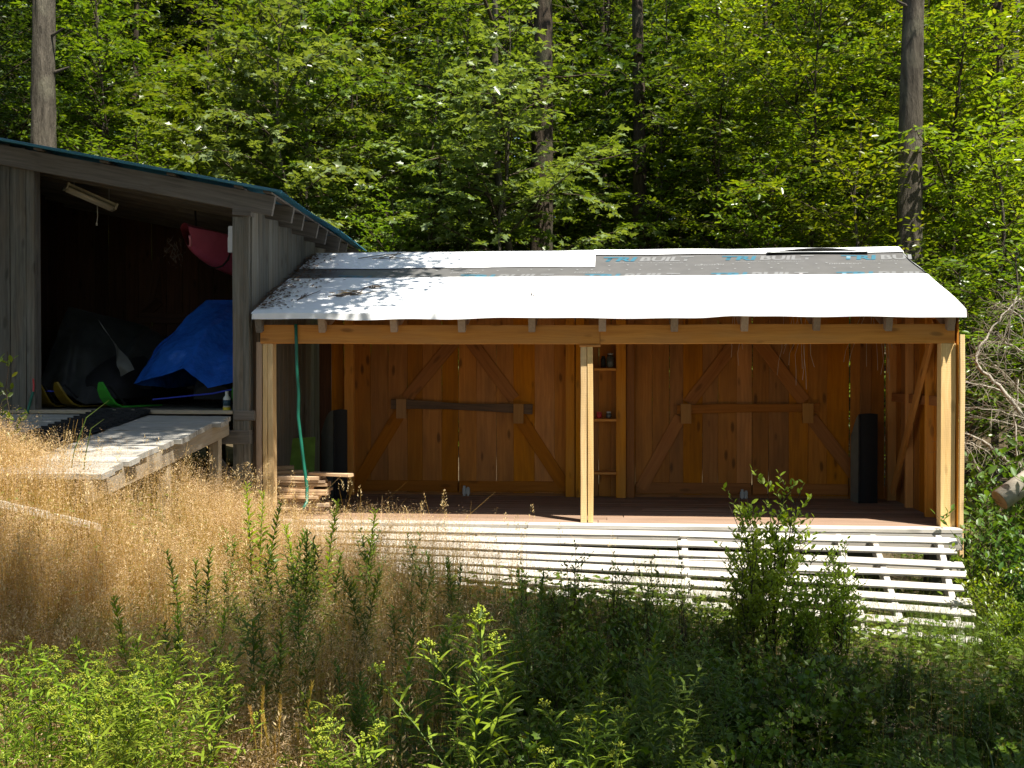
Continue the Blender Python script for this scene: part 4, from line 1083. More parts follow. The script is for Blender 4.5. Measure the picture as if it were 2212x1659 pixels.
# ------------------------------------------------------------------ woods behind the sheds
P_ = {}
P_['a'] = gen_tree('leafy_tree', 1, 8.5, 0.6, 2.2, 40, .135, 'oval', 'bark_dark', 'leaf_mid', twig_step=.15, leaf_step=.065)
P_['b'] = gen_tree('leafy_tree', 2, 10.5, 0.9, 2.6, 44, .14, 'oval', 'bark_dark', 'leaf_mid', twig_step=.16, leaf_step=.07)
P_['c'] = gen_tree('maple_tree', 3, 8.0, 0.7, 2.2, 36, .15, 'maple', 'bark_grey', 'leaf_maple', leaf_step=.08, twig_step=.17, droop=.55)
P_['d'] = gen_tree('maple_tree', 4, 9.5, 0.8, 2.4, 38, .15, 'maple', 'bark_grey', 'leaf_maple', leaf_step=.08, twig_step=.18, droop=.55)
P_['e'] = gen_tree('beech_sapling', 5, 5.0, 0.2, 1.6, 30, .11, 'oval', 'bark_grey', 'leaf_bright', twig_step=.12, leaf_step=.06)
P_['f'] = gen_tree('beech_sapling', 6, 3.6, 0.15, 1.4, 26, .11, 'oval', 'bark_grey', 'leaf_bright', twig_step=.12, leaf_step=.06)
P_['g'] = gen_tree('tall_tree', 7, 15.0, 1.6, 3.2, 58, .19, 'oval', 'bark_dark', 'leaf_mid', trunk_r=.15, twig_step=.22, leaf_step=.09)
P_['h'] = gen_tree('tall_tree', 8, 16.0, 0.8, 3.6, 70, .26, 'oval', 'bark_dark', 'leaf_mid', trunk_r=.16, twig_step=.26, leaf_step=.12)
def XU(u, y): return XY(u, y)
rr = random.Random(5)
KIND = {'a': 'leafy tree', 'b': 'leafy tree', 'c': 'maple', 'd': 'maple', 'e': 'young beech', 'f': 'young beech', 'g': 'tall tree', 'h': 'tall tree'}
TONE = {'leaf_dark': 'dark green', 'leaf_mid': 'green', 'leaf_bright': 'bright yellow-green', None: 'pale sunlit'}
def wood_tree(key, u, y, sc=1.0, leafm=None, rz=None):
    where = 'above the barn roof' if u < 520 else 'left of the broad dark trunk' if u < 1150 else 'between the dark and right trunks' if u < 1945 else 'right of the right trunk'
    rank = 'just behind the sheds' if y < 10.5 else 'deep in the woods' if y < 23 else 'at the back of the woods'
    return place(P_[key], XU(u, y), y, rr.uniform(0, 6.28) if rz is None else rz, sc, f'{TONE[leafm]} {KIND[key]} {rank}, {where}', 'tree', 'trees massed in the woods behind the sheds', mats={'crown': MAT[leafm]} if leafm else None)
# near rank just behind the roofs
near = [('e', 330, 6.6, 1.0, 'leaf_mid'), ('f', 520, 5.6, 1.0, 'leaf_mid'), ('c', 470, 8.6, .95, None), ('a', 250, 8.8, 1.0, 'leaf_mid'),
        ('d', 690, 8.8, 1.0, None), ('e', 860, 6.6, .8, 'leaf_mid'), ('f', 940, 5.6, .62, 'leaf_bright'), ('f', 770, 5.9, .62, 'leaf_bright'), ('f', 1060, 6.2, .66, 'leaf_mid'), ('c', 1000, 8.9, 1.02, None),
        ('f', 1250, 7.4, .7, 'leaf_dark'), ('c', 1430, 10.2, .95, None), ('a', 1530, 9.0, .95, 'leaf_mid'), ('e', 1630, 7.6, 1.05, 'leaf_mid'), ('f', 1480, 6.4, .7, 'leaf_mid'),
        ('b', 1740, 8.8, .9, 'leaf_bright'), ('e', 1820, 6.9, 1.1, 'leaf_bright'), ('f', 1900, 6.0, 1.0, 'leaf_mid'), ('a', 2040, 8.0, 1.05, 'leaf_bright'),
        ('e', 2150, 6.4, 1.15, 'leaf_bright'), ('f', 2085, 5.2, .95, 'leaf_mid'), ('b', 2190, 8.6, 1.0, 'leaf_bright'), ('f', 2210, 4.4, 1.0, 'leaf_mid'), ('a', 20, 8.2, 1.0, 'leaf_dark')]
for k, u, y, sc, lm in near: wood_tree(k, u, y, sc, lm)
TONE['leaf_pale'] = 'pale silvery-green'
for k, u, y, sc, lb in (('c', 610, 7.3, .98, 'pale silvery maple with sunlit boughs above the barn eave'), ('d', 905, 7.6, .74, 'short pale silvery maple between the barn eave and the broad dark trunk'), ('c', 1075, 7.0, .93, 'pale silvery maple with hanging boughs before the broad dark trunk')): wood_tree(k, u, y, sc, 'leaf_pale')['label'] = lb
for row, (y0, keys, step) in enumerate(((12.0, 'abdcab', 165), (15.5, 'bgadbg', 175), (20.0, 'ghgdh', 215), (26.0, 'hghh', 190), (33.0, 'h', 170), (42.0, 'h', 150))):
    u = -120 + row * 43; q = 0
    while u < 2340:
        y = y0 + rr.uniform(-1.2, 1.2)
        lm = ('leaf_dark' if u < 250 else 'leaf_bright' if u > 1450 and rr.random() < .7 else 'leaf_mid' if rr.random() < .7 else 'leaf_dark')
        sky_gap = 1240 < u < 1370 and row >= 2
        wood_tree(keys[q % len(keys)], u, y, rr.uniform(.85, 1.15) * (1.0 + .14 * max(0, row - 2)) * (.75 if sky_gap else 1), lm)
        u += step * rr.uniform(.75, 1.25); q += 1
# the woods go on round the clearing, beside and behind the camera
for k, (x, y) in enumerate(((-13, -18), (-7, -20), (-1, -21), (5, -21), (11, -19), (-15, -9), (-14, -1), (14, -11), (13.5, -3), (12, 4.5), (-12.5, 5.0))):
    place(P_['gh'[k % 2]], x, y, k * 1.3, .95 + .1 * (k % 3), 'tall tree of the woods standing round the clearing outside the view', 'tree', 'trees round the clearing')
for k in P_: drop(P_[k])

# big trunks that stand out
def big_trunk(name, u, y, r0, label, bark_m, tilt_u=0.0, H=15.0, seed=1, limbs=12, crown_m='leaf_mid', crown0=9.0, kink=None, cat='tree'):
    r = np.random.default_rng(seed); x = XU(u, y); zb = gh(x, y) - .2
    t = empty(name, (x, y, zb), label, cat)
    n = 60; z = np.linspace(0, H, n)
    xx = tilt_u * z + .04 * np.sin(z * .5 + seed) ; yy = .05 * np.sin(z * .4 + seed * 2)
    if kink: xx = xx + kink * np.sin(z * .9)
    rad = r0 * (1 - .045 * z) + .35 * r0 * np.exp(-z * 1.6)
    m = 22; th = np.arange(m) * 2 * np.pi / m
    rel = 1 + .05 * r.normal(0, 1, (n, m)) * .9 + .05 * np.sin(3 * th[None] + z[:, None] * .7) + .03 * np.sin(7 * th[None] + z[:, None] * 1.9)
    R = rad[:, None] * rel
    V = np.stack([xx[:, None] + R * np.cos(th), yy[:, None] + R * np.sin(th), np.repeat(z[:, None], m, 1)], -1).reshape(-1, 3)
    i, j = np.meshgrid(np.arange(n - 1), np.arange(m), indexing='ij')
    F = np.stack([i * m + j, i * m + (j + 1) % m, (i + 1) * m + (j + 1) % m, (i + 1) * m + j], -1).reshape(-1)
    mesh_obj('trunk', fast_mesh('trunk', V, F, np.arange(0, len(F), 4), True), t, WM[t.name], MAT[bark_m])
    for k in range(6):          # snapped stubs of old limbs
        h = 2.5 + k * 1.0 + r.uniform(-.3, .3); q = min(int(h / H * (n - 1)), n - 1); aa = r.uniform(0, 6.28); dd = np.array([math.cos(aa), math.sin(aa), .35])
        c = np.array([xx[q], yy[q], h]); rs = rad[q]; sb_ = Tubes(); sb_.add(np.array([c + dd * rs * .7, c + dd * (rs + .06), c + dd * (rs + r.uniform(.10, .3))]), [.03 * r0 / .2, .022 * r0 / .2, .012 * r0 / .2], 6)
        mesh_obj('limb_stub', sb_.mesh('limb_stub'), t, WM[t.name], MAT[bark_m])
    lv, br = Leaves(), Tubes(); az = r.uniform(0, 6)
    for k in range(limbs):
        h = crown0 + (H - crown0) * (k + .3) / limbs; az += 2.4; q = min(int(h / H * (n - 1)), n - 1)
        spray(lv, br, r, (xx[q], yy[q], h), (math.cos(az), math.sin(az), r.uniform(.2, .7)), r.uniform(2.0, 3.4), .16, leaf_step=.11, twig_step=.3, rad=.04)
    if limbs:
        mesh_obj('limbs', br.mesh('limbs'), t, WM[t.name], MAT['bark_twig']); mesh_obj('crown', lv.mesh('crown', 'oval'), t, WM[t.name], MAT[crown_m])
    return t
big_trunk('forest_tree', 109, 5.6, .235, 'thick smooth grey trunk rising behind the barn roof', 'bark_grey', tilt_u=-.009, seed=2)
big_trunk('forest_tree', 1971, 6.4, .225, 'straight grey trunk rising behind the right end of the shed roof', 'bark_grey', tilt_u=-.002, seed=3)
big_trunk('forest_tree', 1172, 8.9, .25, 'broad dark trunk behind the middle of the shed roof', 'bark_dark', tilt_u=-.003, seed=4)
big_trunk('forest_tree', 1379, 10.4, .165, 'dappled brown trunk right of the broad dark trunk', 'bark_dark', tilt_u=-.004, seed=5)
big_trunk('forest_tree', 1128, 8.5, .085, 'slim crooked grey stem leaning beside the broad dark trunk', 'bark_grey', tilt_u=-.07, seed=6, H=8.5, crown0=3.6, limbs=12, crown_m='leaf_maple', kink=.12)
big_trunk('forest_tree', 2150, 14.5, .26, 'dark trunk at the top right edge of the woods', 'bark_dark', seed=7, H=20, crown0=14)
big_trunk('forest_tree', 2181, 13.5, .15, 'pale grey trunk at the top right edge of the woods', 'bark_grey', tilt_u=.01, seed=8, H=20, crown0=15)
big_trunk('forest_tree', 285, 13.0, .09, 'thin dark stem in the shadowy woods at the left', 'bark_dark', tilt_u=.012, seed=9, H=13, crown0=9, limbs=7)
big_trunk('forest_tree', 205, 16.5, .13, 'shadowed dark trunk right of the big left trunk', 'bark_dark', seed=10, H=16, crown0=10, limbs=7)
big_trunk('forest_tree', 1300, 17.0, .10, 'thin far trunk between the two dark trunks', 'bark_dark', seed=11, H=14, crown0=10, limbs=6)
big_trunk('forest_tree', 1655, 12.0, .07, 'slender stem among the bright leaves right of centre', 'bark_twig', seed=12, H=10, crown0=6, limbs=6, crown_m='leaf_bright')

# ------------------------------------------------------------------ trees that stand beside and behind the camera and shade the meadow
def canopy_tree(name, bx, by, label, region, n_clumps, seed, r0=.22, top=9.0, zc=(7.0, 9.5), keep=None, leaves_per=230, clump_r=.8, leaf_size=.13, crown_m='leaf_mid'):
    r = np.random.default_rng(seed); zb = gh(bx, by) - .1
    t = empty(name, (bx, by, zb), label, 'tree')
    B = np.array([bx, by, zb]); tr = Tubes(); z = np.linspace(0, top * .92, 16)
    tpts = np.stack([.06 * np.sin(z), .05 * np.cos(z * 1.2) - .05, z], -1) + B
    tr.add(tpts, r0 * (1 - .06 * z) + .1 * np.exp(-z * 1.5), 14)
    lv, br = Leaves(), Tubes()
    (x0, x1), (y0, y1) = region; k = 0; tries = 0
    while k < n_clumps and tries < n_clumps * 30:
        tries += 1
        c = np.array([r.uniform(x0, x1), r.uniform(y0, y1), r.uniform(*zc)])
        if keep is not None and not keep(c, r): continue
        k += 1
        st = tpts[min(15, max(5, int((c[2] - zb - 2.0 - .25 * np.hypot(c[0] - bx, c[1] - by)) / top * 16)))]
        mid_ = (st + c) / 2 + np.array([0, 0, .5]) + r.normal(0, .2, 3)
        br.add(np.array([st, st * .55 + mid_ * .45, mid_, mid_ * .45 + c * .55, c]), [.05, .045, .035, .02, .01], 5)
        m = leaves_per
        P = c + r.normal(0, 1, (m, 3)) * np.array([clump_r * .55, clump_r * .55, clump_r * .22])
        D = unit(r.normal(0, 1, (m, 3)) * np.array([1, 1, .4])); Nm = unit(np.array([0, 0, 1.]) + r.normal(0, .5, (m, 3)))
        lv.add(P, D, Nm, leaf_size * r.uniform(.7, 1.2, m))
    mesh_obj('trunk', tr.mesh('trunk'), t, None, MAT['bark_grey']); mesh_obj('limbs', br.mesh('limbs'), t, None, MAT['bark_twig']); mesh_obj('crown', lv.mesh('crown', 'oval'), t, None, MAT[crown_m])
    for o in t.children: o.matrix_basis = WM[t.name].inverted()
SX, SY = SUN.x / SUN.z, SUN.y / SUN.z
def falls(c, z=0.0):        # where a clump's shadow lands at height z
    return c[0] - SX * (c[2] - z), c[1] - SY * (c[2] - z)
def keep_meadow(c, r):
    x, y = falls(c, -.2)
    if y > -2.35 - .10 * (x - 0) * (x > 0): return False            # leave the ramp and the shed in the sun
    if x < -1.9 and y > -4.7 : return False                          # golden grass stays sunlit
    if y < -6.0 and -4.4 < x < 1.2: return False                      # goldenrods in the foreground catch the sun
    return True
canopy_tree('shade_tree', 7.2, -7.6, 'tall leafy tree right of the camera shading the meadow', ((-2.5, 10.0), (-12.5, -4.6)), 235, 21, keep=keep_meadow)
def keep_barn(c, r):
    for z, (xa, xb), (ya, yb) in ((2.2, (-7.4, -3.2), (-.6, .6)), (2.6, (-3.75, -2.6), (.2, 3.0)), (1.0, (-6.2, -3.8), (-2.2, -.3))):
        x, y = falls(c, z)
        if xa < x < xb and ya < y < yb: return r.random() < (.9 if z == 2.2 else .5 if z > 2.5 else .75)
    return False
canopy_tree('shade_tree', -7.6, -3.4, 'tall leafy tree left of the camera shading the barn front', ((-6.8, 2.2), (-6.0, 1.4)), 100, 22, keep=keep_barn, zc=(6.8, 9.5), clump_r=.75)
# ------------------------------------------------------------------ plants in the meadow
def part(name, mesh, root, mat): return mesh_obj(name, mesh, root, None, MAT[mat])
def gen_goldenrod(seed, H, narrow=True, leafm='leaf_goldenrod', buds=True, nb=7, lsize=.085):
    """branched plant with narrow leaves and flat clusters of small yellow buds"""
    r = np.random.default_rng(seed); root = empty('goldenrod', (0, 0, 0), None, None)
    tb, lv, bd_ = Tubes(), Leaves(), Leaves()
    n = 12; z = np.linspace(0, H, n); la = r.uniform(0, 6.28); bend = r.uniform(.02, .10) * H
    st = np.stack([bend * (z / H) ** 2 * math.cos(la), bend * (z / H) ** 2 * math.sin(la), z], -1); tb.add(st, np.linspace(.0045, .002, n), 5)
    def leaves_on(pts, step, size, start=0.0, az0=0.0):
        seg = np.linalg.norm(np.diff(pts, axis=0), axis=1); cum = np.concatenate([[0], np.cumsum(seg)]); s = start * cum[-1]; a = az0
        while s < cum[-1]:
            p = np.array([np.interp(s, cum, pts[:, q]) for q in range(3)]); a += 2.4 + r.normal(0, .25); f = s / cum[-1]
            e = r.uniform(.15, .75)
            D = np.array([math.cos(a) * math.cos(e), math.sin(a) * math.cos(e), math.sin(e)])
            lv.add(p, D, np.array([-math.cos(a) * .5, -math.sin(a) * .5, 1.]) + r.normal(0, .2, 3), size * r.uniform(.65, 1.2) * (1.1 - .45 * f)); s += step * r.uniform(.7, 1.3)
    leaves_on(st, .013, lsize, .1, r.uniform(0, 6))
    def cluster(c, rad, k):
        for q in range(k):
            a = r.uniform(0, 6.28); rr_ = rad * math.sqrt(r.uniform(0, 1)); e = c + np.array([rr_ * math.cos(a), rr_ * math.sin(a), rad * r.uniform(.5, 1.0)])
            tb.add(np.array([c, (c + e) / 2 + np.array([0, 0, .004]), e]), .0011, 3)
            m = int(r.integers(3, 7)); bd_.add(e + r.normal(0, .0035, (m, 3)), unit(r.normal(0, 1, (m, 3))), unit(r.normal(0, 1, (m, 3))), .0085 * r.uniform(.7, 1.2, m))
    if buds: cluster(st[-1], .032, 9)
    a = r.uniform(0, 6.28)
    for k in range(nb):
        f = .50 + .45 * (k + .3) / nb; p = np.array([np.interp(f * H, z, st[:, q]) for q in range(3)]); a += 2.4
        L = H * (.42 - .30 * (f - .5) * 2 * .8) * r.uniform(.6, 1.1); e = r.uniform(.75, 1.1); m = 7
        d = np.array([math.cos(a) * math.cos(e), math.sin(a) * math.cos(e), math.sin(e)]); pts = [p]
        for i in range(m): d = unit(d + np.array([0, 0, .06]) + r.normal(0, .05, 3)); pts.append(pts[-1] + d * L / m)
        pts = np.array(pts); tb.add(pts, np.linspace(.0026, .0012, m + 1), 4); leaves_on(pts, .015, lsize * .75, .12, r.uniform(0, 6))
        if buds:
            cluster(pts[-1], .030, 8); cluster(pts[-2], .022, 4)
    part('stem', tb.mesh('stem'), root, 'stem_green'); part('foliage', lv.mesh('foliage', 'lance' if narrow else 'broad'), root, leafm)
    if buds: tag(part('flower_buds', bd_.mesh('flower_buds', 'bud'), root, 'bud_yellow'), kind='stuff')
    return root
def gen_spire(seed, H, leafm='leaf_canada', lsize=.125, stems=1, spread=.1):
    """upright leafy spires, leaves crowded and shorter toward a pointed tip"""
    r = np.random.default_rng(seed); root = empty('leafy_spire', (0, 0, 0), None, None); tb, lv = Tubes(), Leaves()
    for s_ in range(stems):
        h = H * r.uniform(.7, 1.0) if s_ else H; n = 10; z = np.linspace(0, h, n); la = r.uniform(0, 6.28); b = r.uniform(.06, .30) * h
        o = np.array([r.normal(0, spread), r.normal(0, spread), 0]) * (s_ > 0)
        st = np.stack([b * (z / h) ** 2 * math.cos(la), b * (z / h) ** 2 * math.sin(la), z], -1) + o; tb.add(st, np.linspace(.005, .002, n), 5)
        zz = .12 * h; a = 0
        while zz < h:
            p = np.array([np.interp(zz, z, st[:, q]) for q in range(3)]); a += 2.4 + r.normal(0, .2); f = zz / h; e = r.uniform(.1, .6) + .6 * f ** 3
            D = np.array([math.cos(a) * math.cos(e), math.sin(a) * math.cos(e), math.sin(e)])
            lv.add(p, D, np.array([-math.cos(a) * .4, -math.sin(a) * .4, 1.]) + r.normal(0, .2, 3), lsize * r.uniform(.75, 1.15) * (1.15 - .75 * f ** 1.5)); zz += .008 * (1.5 - .8 * f)
    part('stem', tb.mesh('stem'), root, 'stem_green'); part('foliage', lv.mesh('foliage', 'broad'), root, leafm)
    return root
def gen_fern(seed, n_fr=6, L=.6, leafm='fern_green'):
    r = np.random.default_rng(seed); root = empty('fern', (0, 0, 0), None, None); tb, lv = Tubes(), Leaves(); a = r.uniform(0, 6.28)
    for k in range(n_fr):
        a += 2 * math.pi / n_fr + r.normal(0, .25); l = L * r.uniform(.75, 1.15); m = 12; d = unit(np.array([math.cos(a) * .55, math.sin(a) * .55, .9])); pts = [np.array([0, 0, 0.])]
        for i in range(m): d = unit(d + np.array([math.cos(a) * .09, math.sin(a) * .09, -.13])); pts.append(pts[-1] + d * l / m)
        pts = np.array(pts); tb.add(pts, np.linspace(.004, .001, m + 1), 4); hs = np.array([-math.sin(a), math.cos(a), 0])
        for q in np.linspace(.22, .99, 26):
            p = np.array([np.interp(q, np.linspace(0, 1, m + 1), pts[:, w]) for w in range(3)]); tg = unit(pts[min(m, int(q * m) + 1)] - pts[int(q * m) if q < 1 else m - 1] + 1e-6)
            w = l * .30 * math.sin(math.pi * min(1, .18 + .82 * q)) ** .8
            for sd in (-1, 1):
                pd = unit(hs * sd + tg * .45)                      # each pinna carries its own small leaflets
                for e in np.linspace(.15, 1, 6):
                    for s2 in (-1, 1):
                        lv.add(p + pd * w * e, unit(pd * .5 + tg * s2 * .9 + np.array([0, 0, -.1])), np.array([0, 0, 1.]) + r.normal(0, .15, 3), w * .30 * (1.15 - .8 * e))
    part('stalk', tb.mesh('stalk'), root, 'stem_green'); part('fronds', lv.mesh('fronds', 'pinna'), root, leafm)
    return root
def gen_shrub(seed, H, spread, leafm, lsize=.045, stems=9, shape='oval', upright=.75, step=.035, mat_stem='bark_twig', name='shrub', twigs=9):
    r = np.random.default_rng(seed); root = empty(name, (0, 0, 0), None, None); tb, lv = Tubes(), Leaves()
    for s_ in range(stems):
        a = r.uniform(0, 6.28); h = H * r.uniform(.6, 1.0) if s_ else H; out = spread * r.uniform(.2, 1.0) if s_ else .05
        n = 9; f = np.linspace(0, 1, n); st = np.stack([out * f ** 1.3 * math.cos(a), out * f ** 1.3 * math.sin(a), h * f], -1) + np.cumsum(r.normal(0, .012, (n, 3)), 0); tb.add(st, np.linspace(.008, .0015, n), 4)
        for q in range(twigs):
            g = r.uniform(.25, 1.0); p = np.array([np.interp(g, f, st[:, w]) for w in range(3)]); b = r.uniform(0, 6.28); l = (.30 - .18 * g) * H * r.uniform(.5, 1.2); e = r.uniform(.4, 1.1) * upright * 1.2
            d = np.array([math.cos(b) * math.cos(e), math.sin(b) * math.cos(e), math.sin(e)]); end = p + d * l; tb.add(np.array([p, (p + end) / 2 + r.normal(0, .01, 3), end]), [.003, .002, .001], 3)
            m = max(3, int(l / step)); t = np.linspace(.1, 1, m)[:, None]; P = p + (end - p) * t; az = np.arange(m) * 2.4 + r.uniform(0, 6)
            D = unit(np.stack([np.cos(az), np.sin(az), r.uniform(.1, .9, m)], -1) + d * .5); lv.add(P, D, np.array([0, 0, 1.]) + r.normal(0, .5, (m, 3)), lsize * r.uniform(.6, 1.2, m))
    part('stems', tb.mesh('stems'), root, mat_stem); part('foliage', lv.mesh('foliage', shape), root, leafm)
    return root
def put_top(proto, u, v, dist, H, label, cat, group=None, rz=None, mats=None, base_H=None):
    """stands on the ground below pixel column u at that distance, scaled so its tip reaches pixel row v"""
    p = at_depth(u, v, dist); g = gh(p.x, p.y); sc = max(.25, (p.z - g + .03) / H)
    c = copy_tree(proto, (p.x, p.y, g - .03), random.uniform(0, 6.28) if rz is None else rz, sc, label, group, mats); c['category'] = cat
    return c

# sunlit goldenrods in the foreground
gp = [gen_goldenrod(31 + k, 1.0, nb=6 + k % 3, lsize=.15) for k in range(5)]
GG = 'goldenrods in the sunlit clump at the lower left'
lab = 'yellow-budded goldenrod in the sunlit clump at the lower left corner'
for k, (u, v, dpt) in enumerate(((30, 1425, 3.9), (85, 1405, 4.1), (140, 1470, 3.7), (215, 1425, 4.2), (262, 1450, 3.9), (310, 1385, 4.3), (352, 1452, 3.8), (395, 1440, 4.1), (445, 1455, 3.9), (20, 1520, 3.5), (110, 1500, 3.6), (185, 1510, 3.5), (250, 1545, 3.3), (330, 1520, 3.4), (400, 1545, 3.3), (60, 1570, 3.2), (235, 1590, 3.05), (300, 1480, 3.9))):
    put_top(gp[k % 5], u, v, dpt, 1.02, lab, 'goldenrod', GG)
put_top(gp[1], 1012, 1350, 3.75, 1.02, 'tall branched goldenrod with yellow buds alone at bottom centre', 'goldenrod')
put_top(gp[2], 1302, 1565, 3.6, 1.02, 'short yellow-budded goldenrod at the bottom right of centre', 'goldenrod')
put_top(gp[3], 718, 1540, 3.5, 1.02, 'small yellow-budded goldenrod at the bottom left of centre', 'goldenrod')
put_top(gp[0], 765, 1600, 3.3, 1.02, 'low goldenrod tip at the bottom edge left of centre', 'goldenrod')
put_top(gp[4], 690, 1625, 3.2, 1.02, 'lowest goldenrod tip cut by the bottom edge', 'goldenrod')
for p in gp: drop(p)
# leafy spires, some lit
sp = [gen_spire(51 + k, 1.0, stems=(1, 2, 4, 3)[k], spread=.16) for k in range(4)]
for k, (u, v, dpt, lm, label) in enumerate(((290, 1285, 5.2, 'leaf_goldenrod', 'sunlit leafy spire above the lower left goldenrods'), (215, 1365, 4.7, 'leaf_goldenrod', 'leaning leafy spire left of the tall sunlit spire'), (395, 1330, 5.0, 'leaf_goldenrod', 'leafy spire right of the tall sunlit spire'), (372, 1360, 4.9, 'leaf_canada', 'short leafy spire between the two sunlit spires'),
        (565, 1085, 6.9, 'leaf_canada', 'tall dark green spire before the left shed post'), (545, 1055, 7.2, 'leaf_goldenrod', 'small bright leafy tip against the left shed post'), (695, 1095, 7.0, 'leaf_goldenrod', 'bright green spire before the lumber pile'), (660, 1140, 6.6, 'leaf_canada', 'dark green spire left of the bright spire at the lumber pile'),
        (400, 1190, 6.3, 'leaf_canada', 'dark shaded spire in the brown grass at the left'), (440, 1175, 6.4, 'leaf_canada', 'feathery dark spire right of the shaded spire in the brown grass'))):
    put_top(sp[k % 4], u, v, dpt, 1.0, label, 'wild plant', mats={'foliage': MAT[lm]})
GS = 'shaded leafy spires in the meadow'
bg = [gen_goldenrod(41 + k, 1.0, narrow=False, leafm='leaf_canada', buds=False, nb=8, lsize=.11) for k in range(3)]
for k in range(76):
    u = random.uniform(480, 1560); dpt = random.uniform(4.2, 7.6); v = 804 + ((1.0 if u < 920 else 1.12) + random.uniform(0, .42)) / dpt * FPX
    if u > 1000 and dpt > 6.3: continue
    put_top((sp + bg)[(k * 5) % 7 if k % 3 else 4 + (k // 3) % 3], u, v, dpt, 1.0, 'shaded dark green leafy spire in the meadow, ' + ('left of' if u < 880 else 'around' if u < 1130 else 'right of') + ' the centre goldenrod, ' + ('near the bottom' if dpt < 5.4 else 'farther back'), 'wild plant', GS)
for p in sp + bg: drop(p)
# ferns
fn = [gen_fern(61 + k, 6 + k, .62) for k in range(3)]
for k, (u, v, dpt, label) in enumerate(((1350, 1480, 4.6, 'fern with long arching fronds right of the centre goldenrod'), (1460, 1500, 4.4, 'fern beside the long arching fern in the lower right'), (1290, 1430, 5.0, 'small fern behind the arching fern right of centre'), (1500, 1620, 3.9, 'fern at the bottom edge right of centre'), (2080, 1520, 4.6, 'fern at the lower right edge'), (1960, 1555, 4.4, 'fern left of the one at the lower right edge'), (2170, 1480, 5.0, 'fern tip rising at the far lower right'), (1740, 1590, 4.2, 'low fern in the dark lower right corner'), (350, 1190, 6.8, 'pale fern frond in the brown grass at the left'))):
    put_top(fn[k % 3], u, v - 55, dpt, .48, label, 'fern', mats=None if k not in (7,) else {'fronds': MAT['leaf_under']})
for p in fn: drop(p)
# the tall shrub in front of the ramp and the shrubby mass at the lower right
sh = gen_shrub(71, 1.25, .26, 'leaf_goldenrod', .052, stems=15, twigs=13, step=.022)
sh2 = gen_shrub(72, 1.25, .30, 'leaf_under', .05, stems=9, twigs=8, step=.03)
put_top(sh, 1665, 1025, 7.9, 1.30, 'tall dark leafy shrub standing before the slatted ramp', 'shrub', rz=.4)
put_top(sh, 1615, 1130, 7.5, 1.30, 'leafy shrub crowding the left of the tall ramp shrub', 'shrub', rz=2.0)
put_top(sh, 1740, 1195, 7.3, 1.30, 'leafy shrub crowding the right of the tall ramp shrub', 'shrub', rz=4.0)
put_top(sh, 1815, 1175, 7.6, 1.30, 'thin leafy shrub shoots against the ramp slats', 'shrub', rz=5.0)
for k, (u, v, dpt, label) in enumerate(((1235, 1160, 7.4, 'slim green shoots before the middle of the slatted ramp'), (1330, 1175, 7.4, 'bushy green plant before the slats right of the centre post'), (1410, 1180, 7.3, 'green plant before the ramp left of the tall shrub'), (1480, 1210, 7.1, 'green bush at the foot of the ramp left of the tall shrub'), (1130, 1190, 7.1, 'sparse green shoots among brown grass before the ramp'))):
    put_top(sh2, u, v, dpt, 1.30, label, 'shrub')
drop(sh); drop(sh2)
lo = [gen_shrub(81 + k, .8, .42, 'leaf_under', .065, stems=12, twigs=11, step=.032, shape=('oval', 'oval', 'maple')[k]) for k in range(3)]
GL = 'low leafy bushes massed at the lower right'
def bush_label(u, d): return 'low dark green bush in the shaded mass, ' + ('nearest the bottom edge, ' if d < 5.2 else 'halfway up, ' if d < 6.4 else 'just before the ramp, ') + ('right of centre' if u < 1500 else 'below the tall shrub' if u < 1850 else 'at the right')
for k in range(105):
    u = random.uniform(1080, 2300); dpt = random.uniform(4.2, 7.6)
    p = at_depth(u, 1200, dpt)
    vt = 804 + (1.42 + (u - 1130) / 1100 * .38 + random.uniform(-.05, .30)) / dpt * FPX
    if u > 1780 and dpt > 7.0: continue
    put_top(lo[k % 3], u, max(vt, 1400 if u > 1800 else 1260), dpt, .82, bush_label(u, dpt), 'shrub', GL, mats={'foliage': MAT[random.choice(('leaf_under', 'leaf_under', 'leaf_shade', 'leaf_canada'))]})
GR = 'leafy bushes at the right end of the shed'
big = gen_shrub(91, 1.5, .7, 'leaf_big', .11, stems=12, twigs=10, step=.07, name='viburnum_bush')
for k, (u, v, dpt, label) in enumerate(((2110, 985, 10.9, 'sunlit broad-leaved bush beside the right shed wall'), (2185, 960, 11.2, 'broad-leaved bush under the dead branches at the right edge'), (2150, 1090, 10.1, 'glossy broad-leaved bush below the sawn log'), (2215, 1130, 9.8, 'broad-leaved bush at the far right edge below the log'))):
    put_top(big, u, v, dpt, 1.5, label, 'bush', GR)
for x, y in ((5.6, -.6), (6.6, -1.6), (6.2, .9), (7.2, .2)): place(big, x, y, x * 2.1, .75, 'broad-leaved bush beyond the right edge of the view', 'bush', GR)
drop(big)
for k, (u, v, dpt, label) in enumerate(((2100, 1180, 9.9, 'low sunlit green plant at the right end of the ramp'), (2135, 1230, 9.4, 'sunlit weeds right of the ramp slats'), (2185, 1275, 8.9, 'bright weeds at the right edge below the ramp'), (2160, 1330, 8.4, 'sunlit weeds at the lower right end of the ramp'))):
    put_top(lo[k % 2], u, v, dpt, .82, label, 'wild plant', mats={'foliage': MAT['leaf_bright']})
for p in lo: drop(p)
e = gen_shrub(97, 1.0, .25, 'leaf_bright', .06, stems=7, twigs=7, step=.05)
put_top(e, 5, 775, 8.9, 1.0, 'leafy sprig at the left edge before the barn', 'shrub'); drop(e)

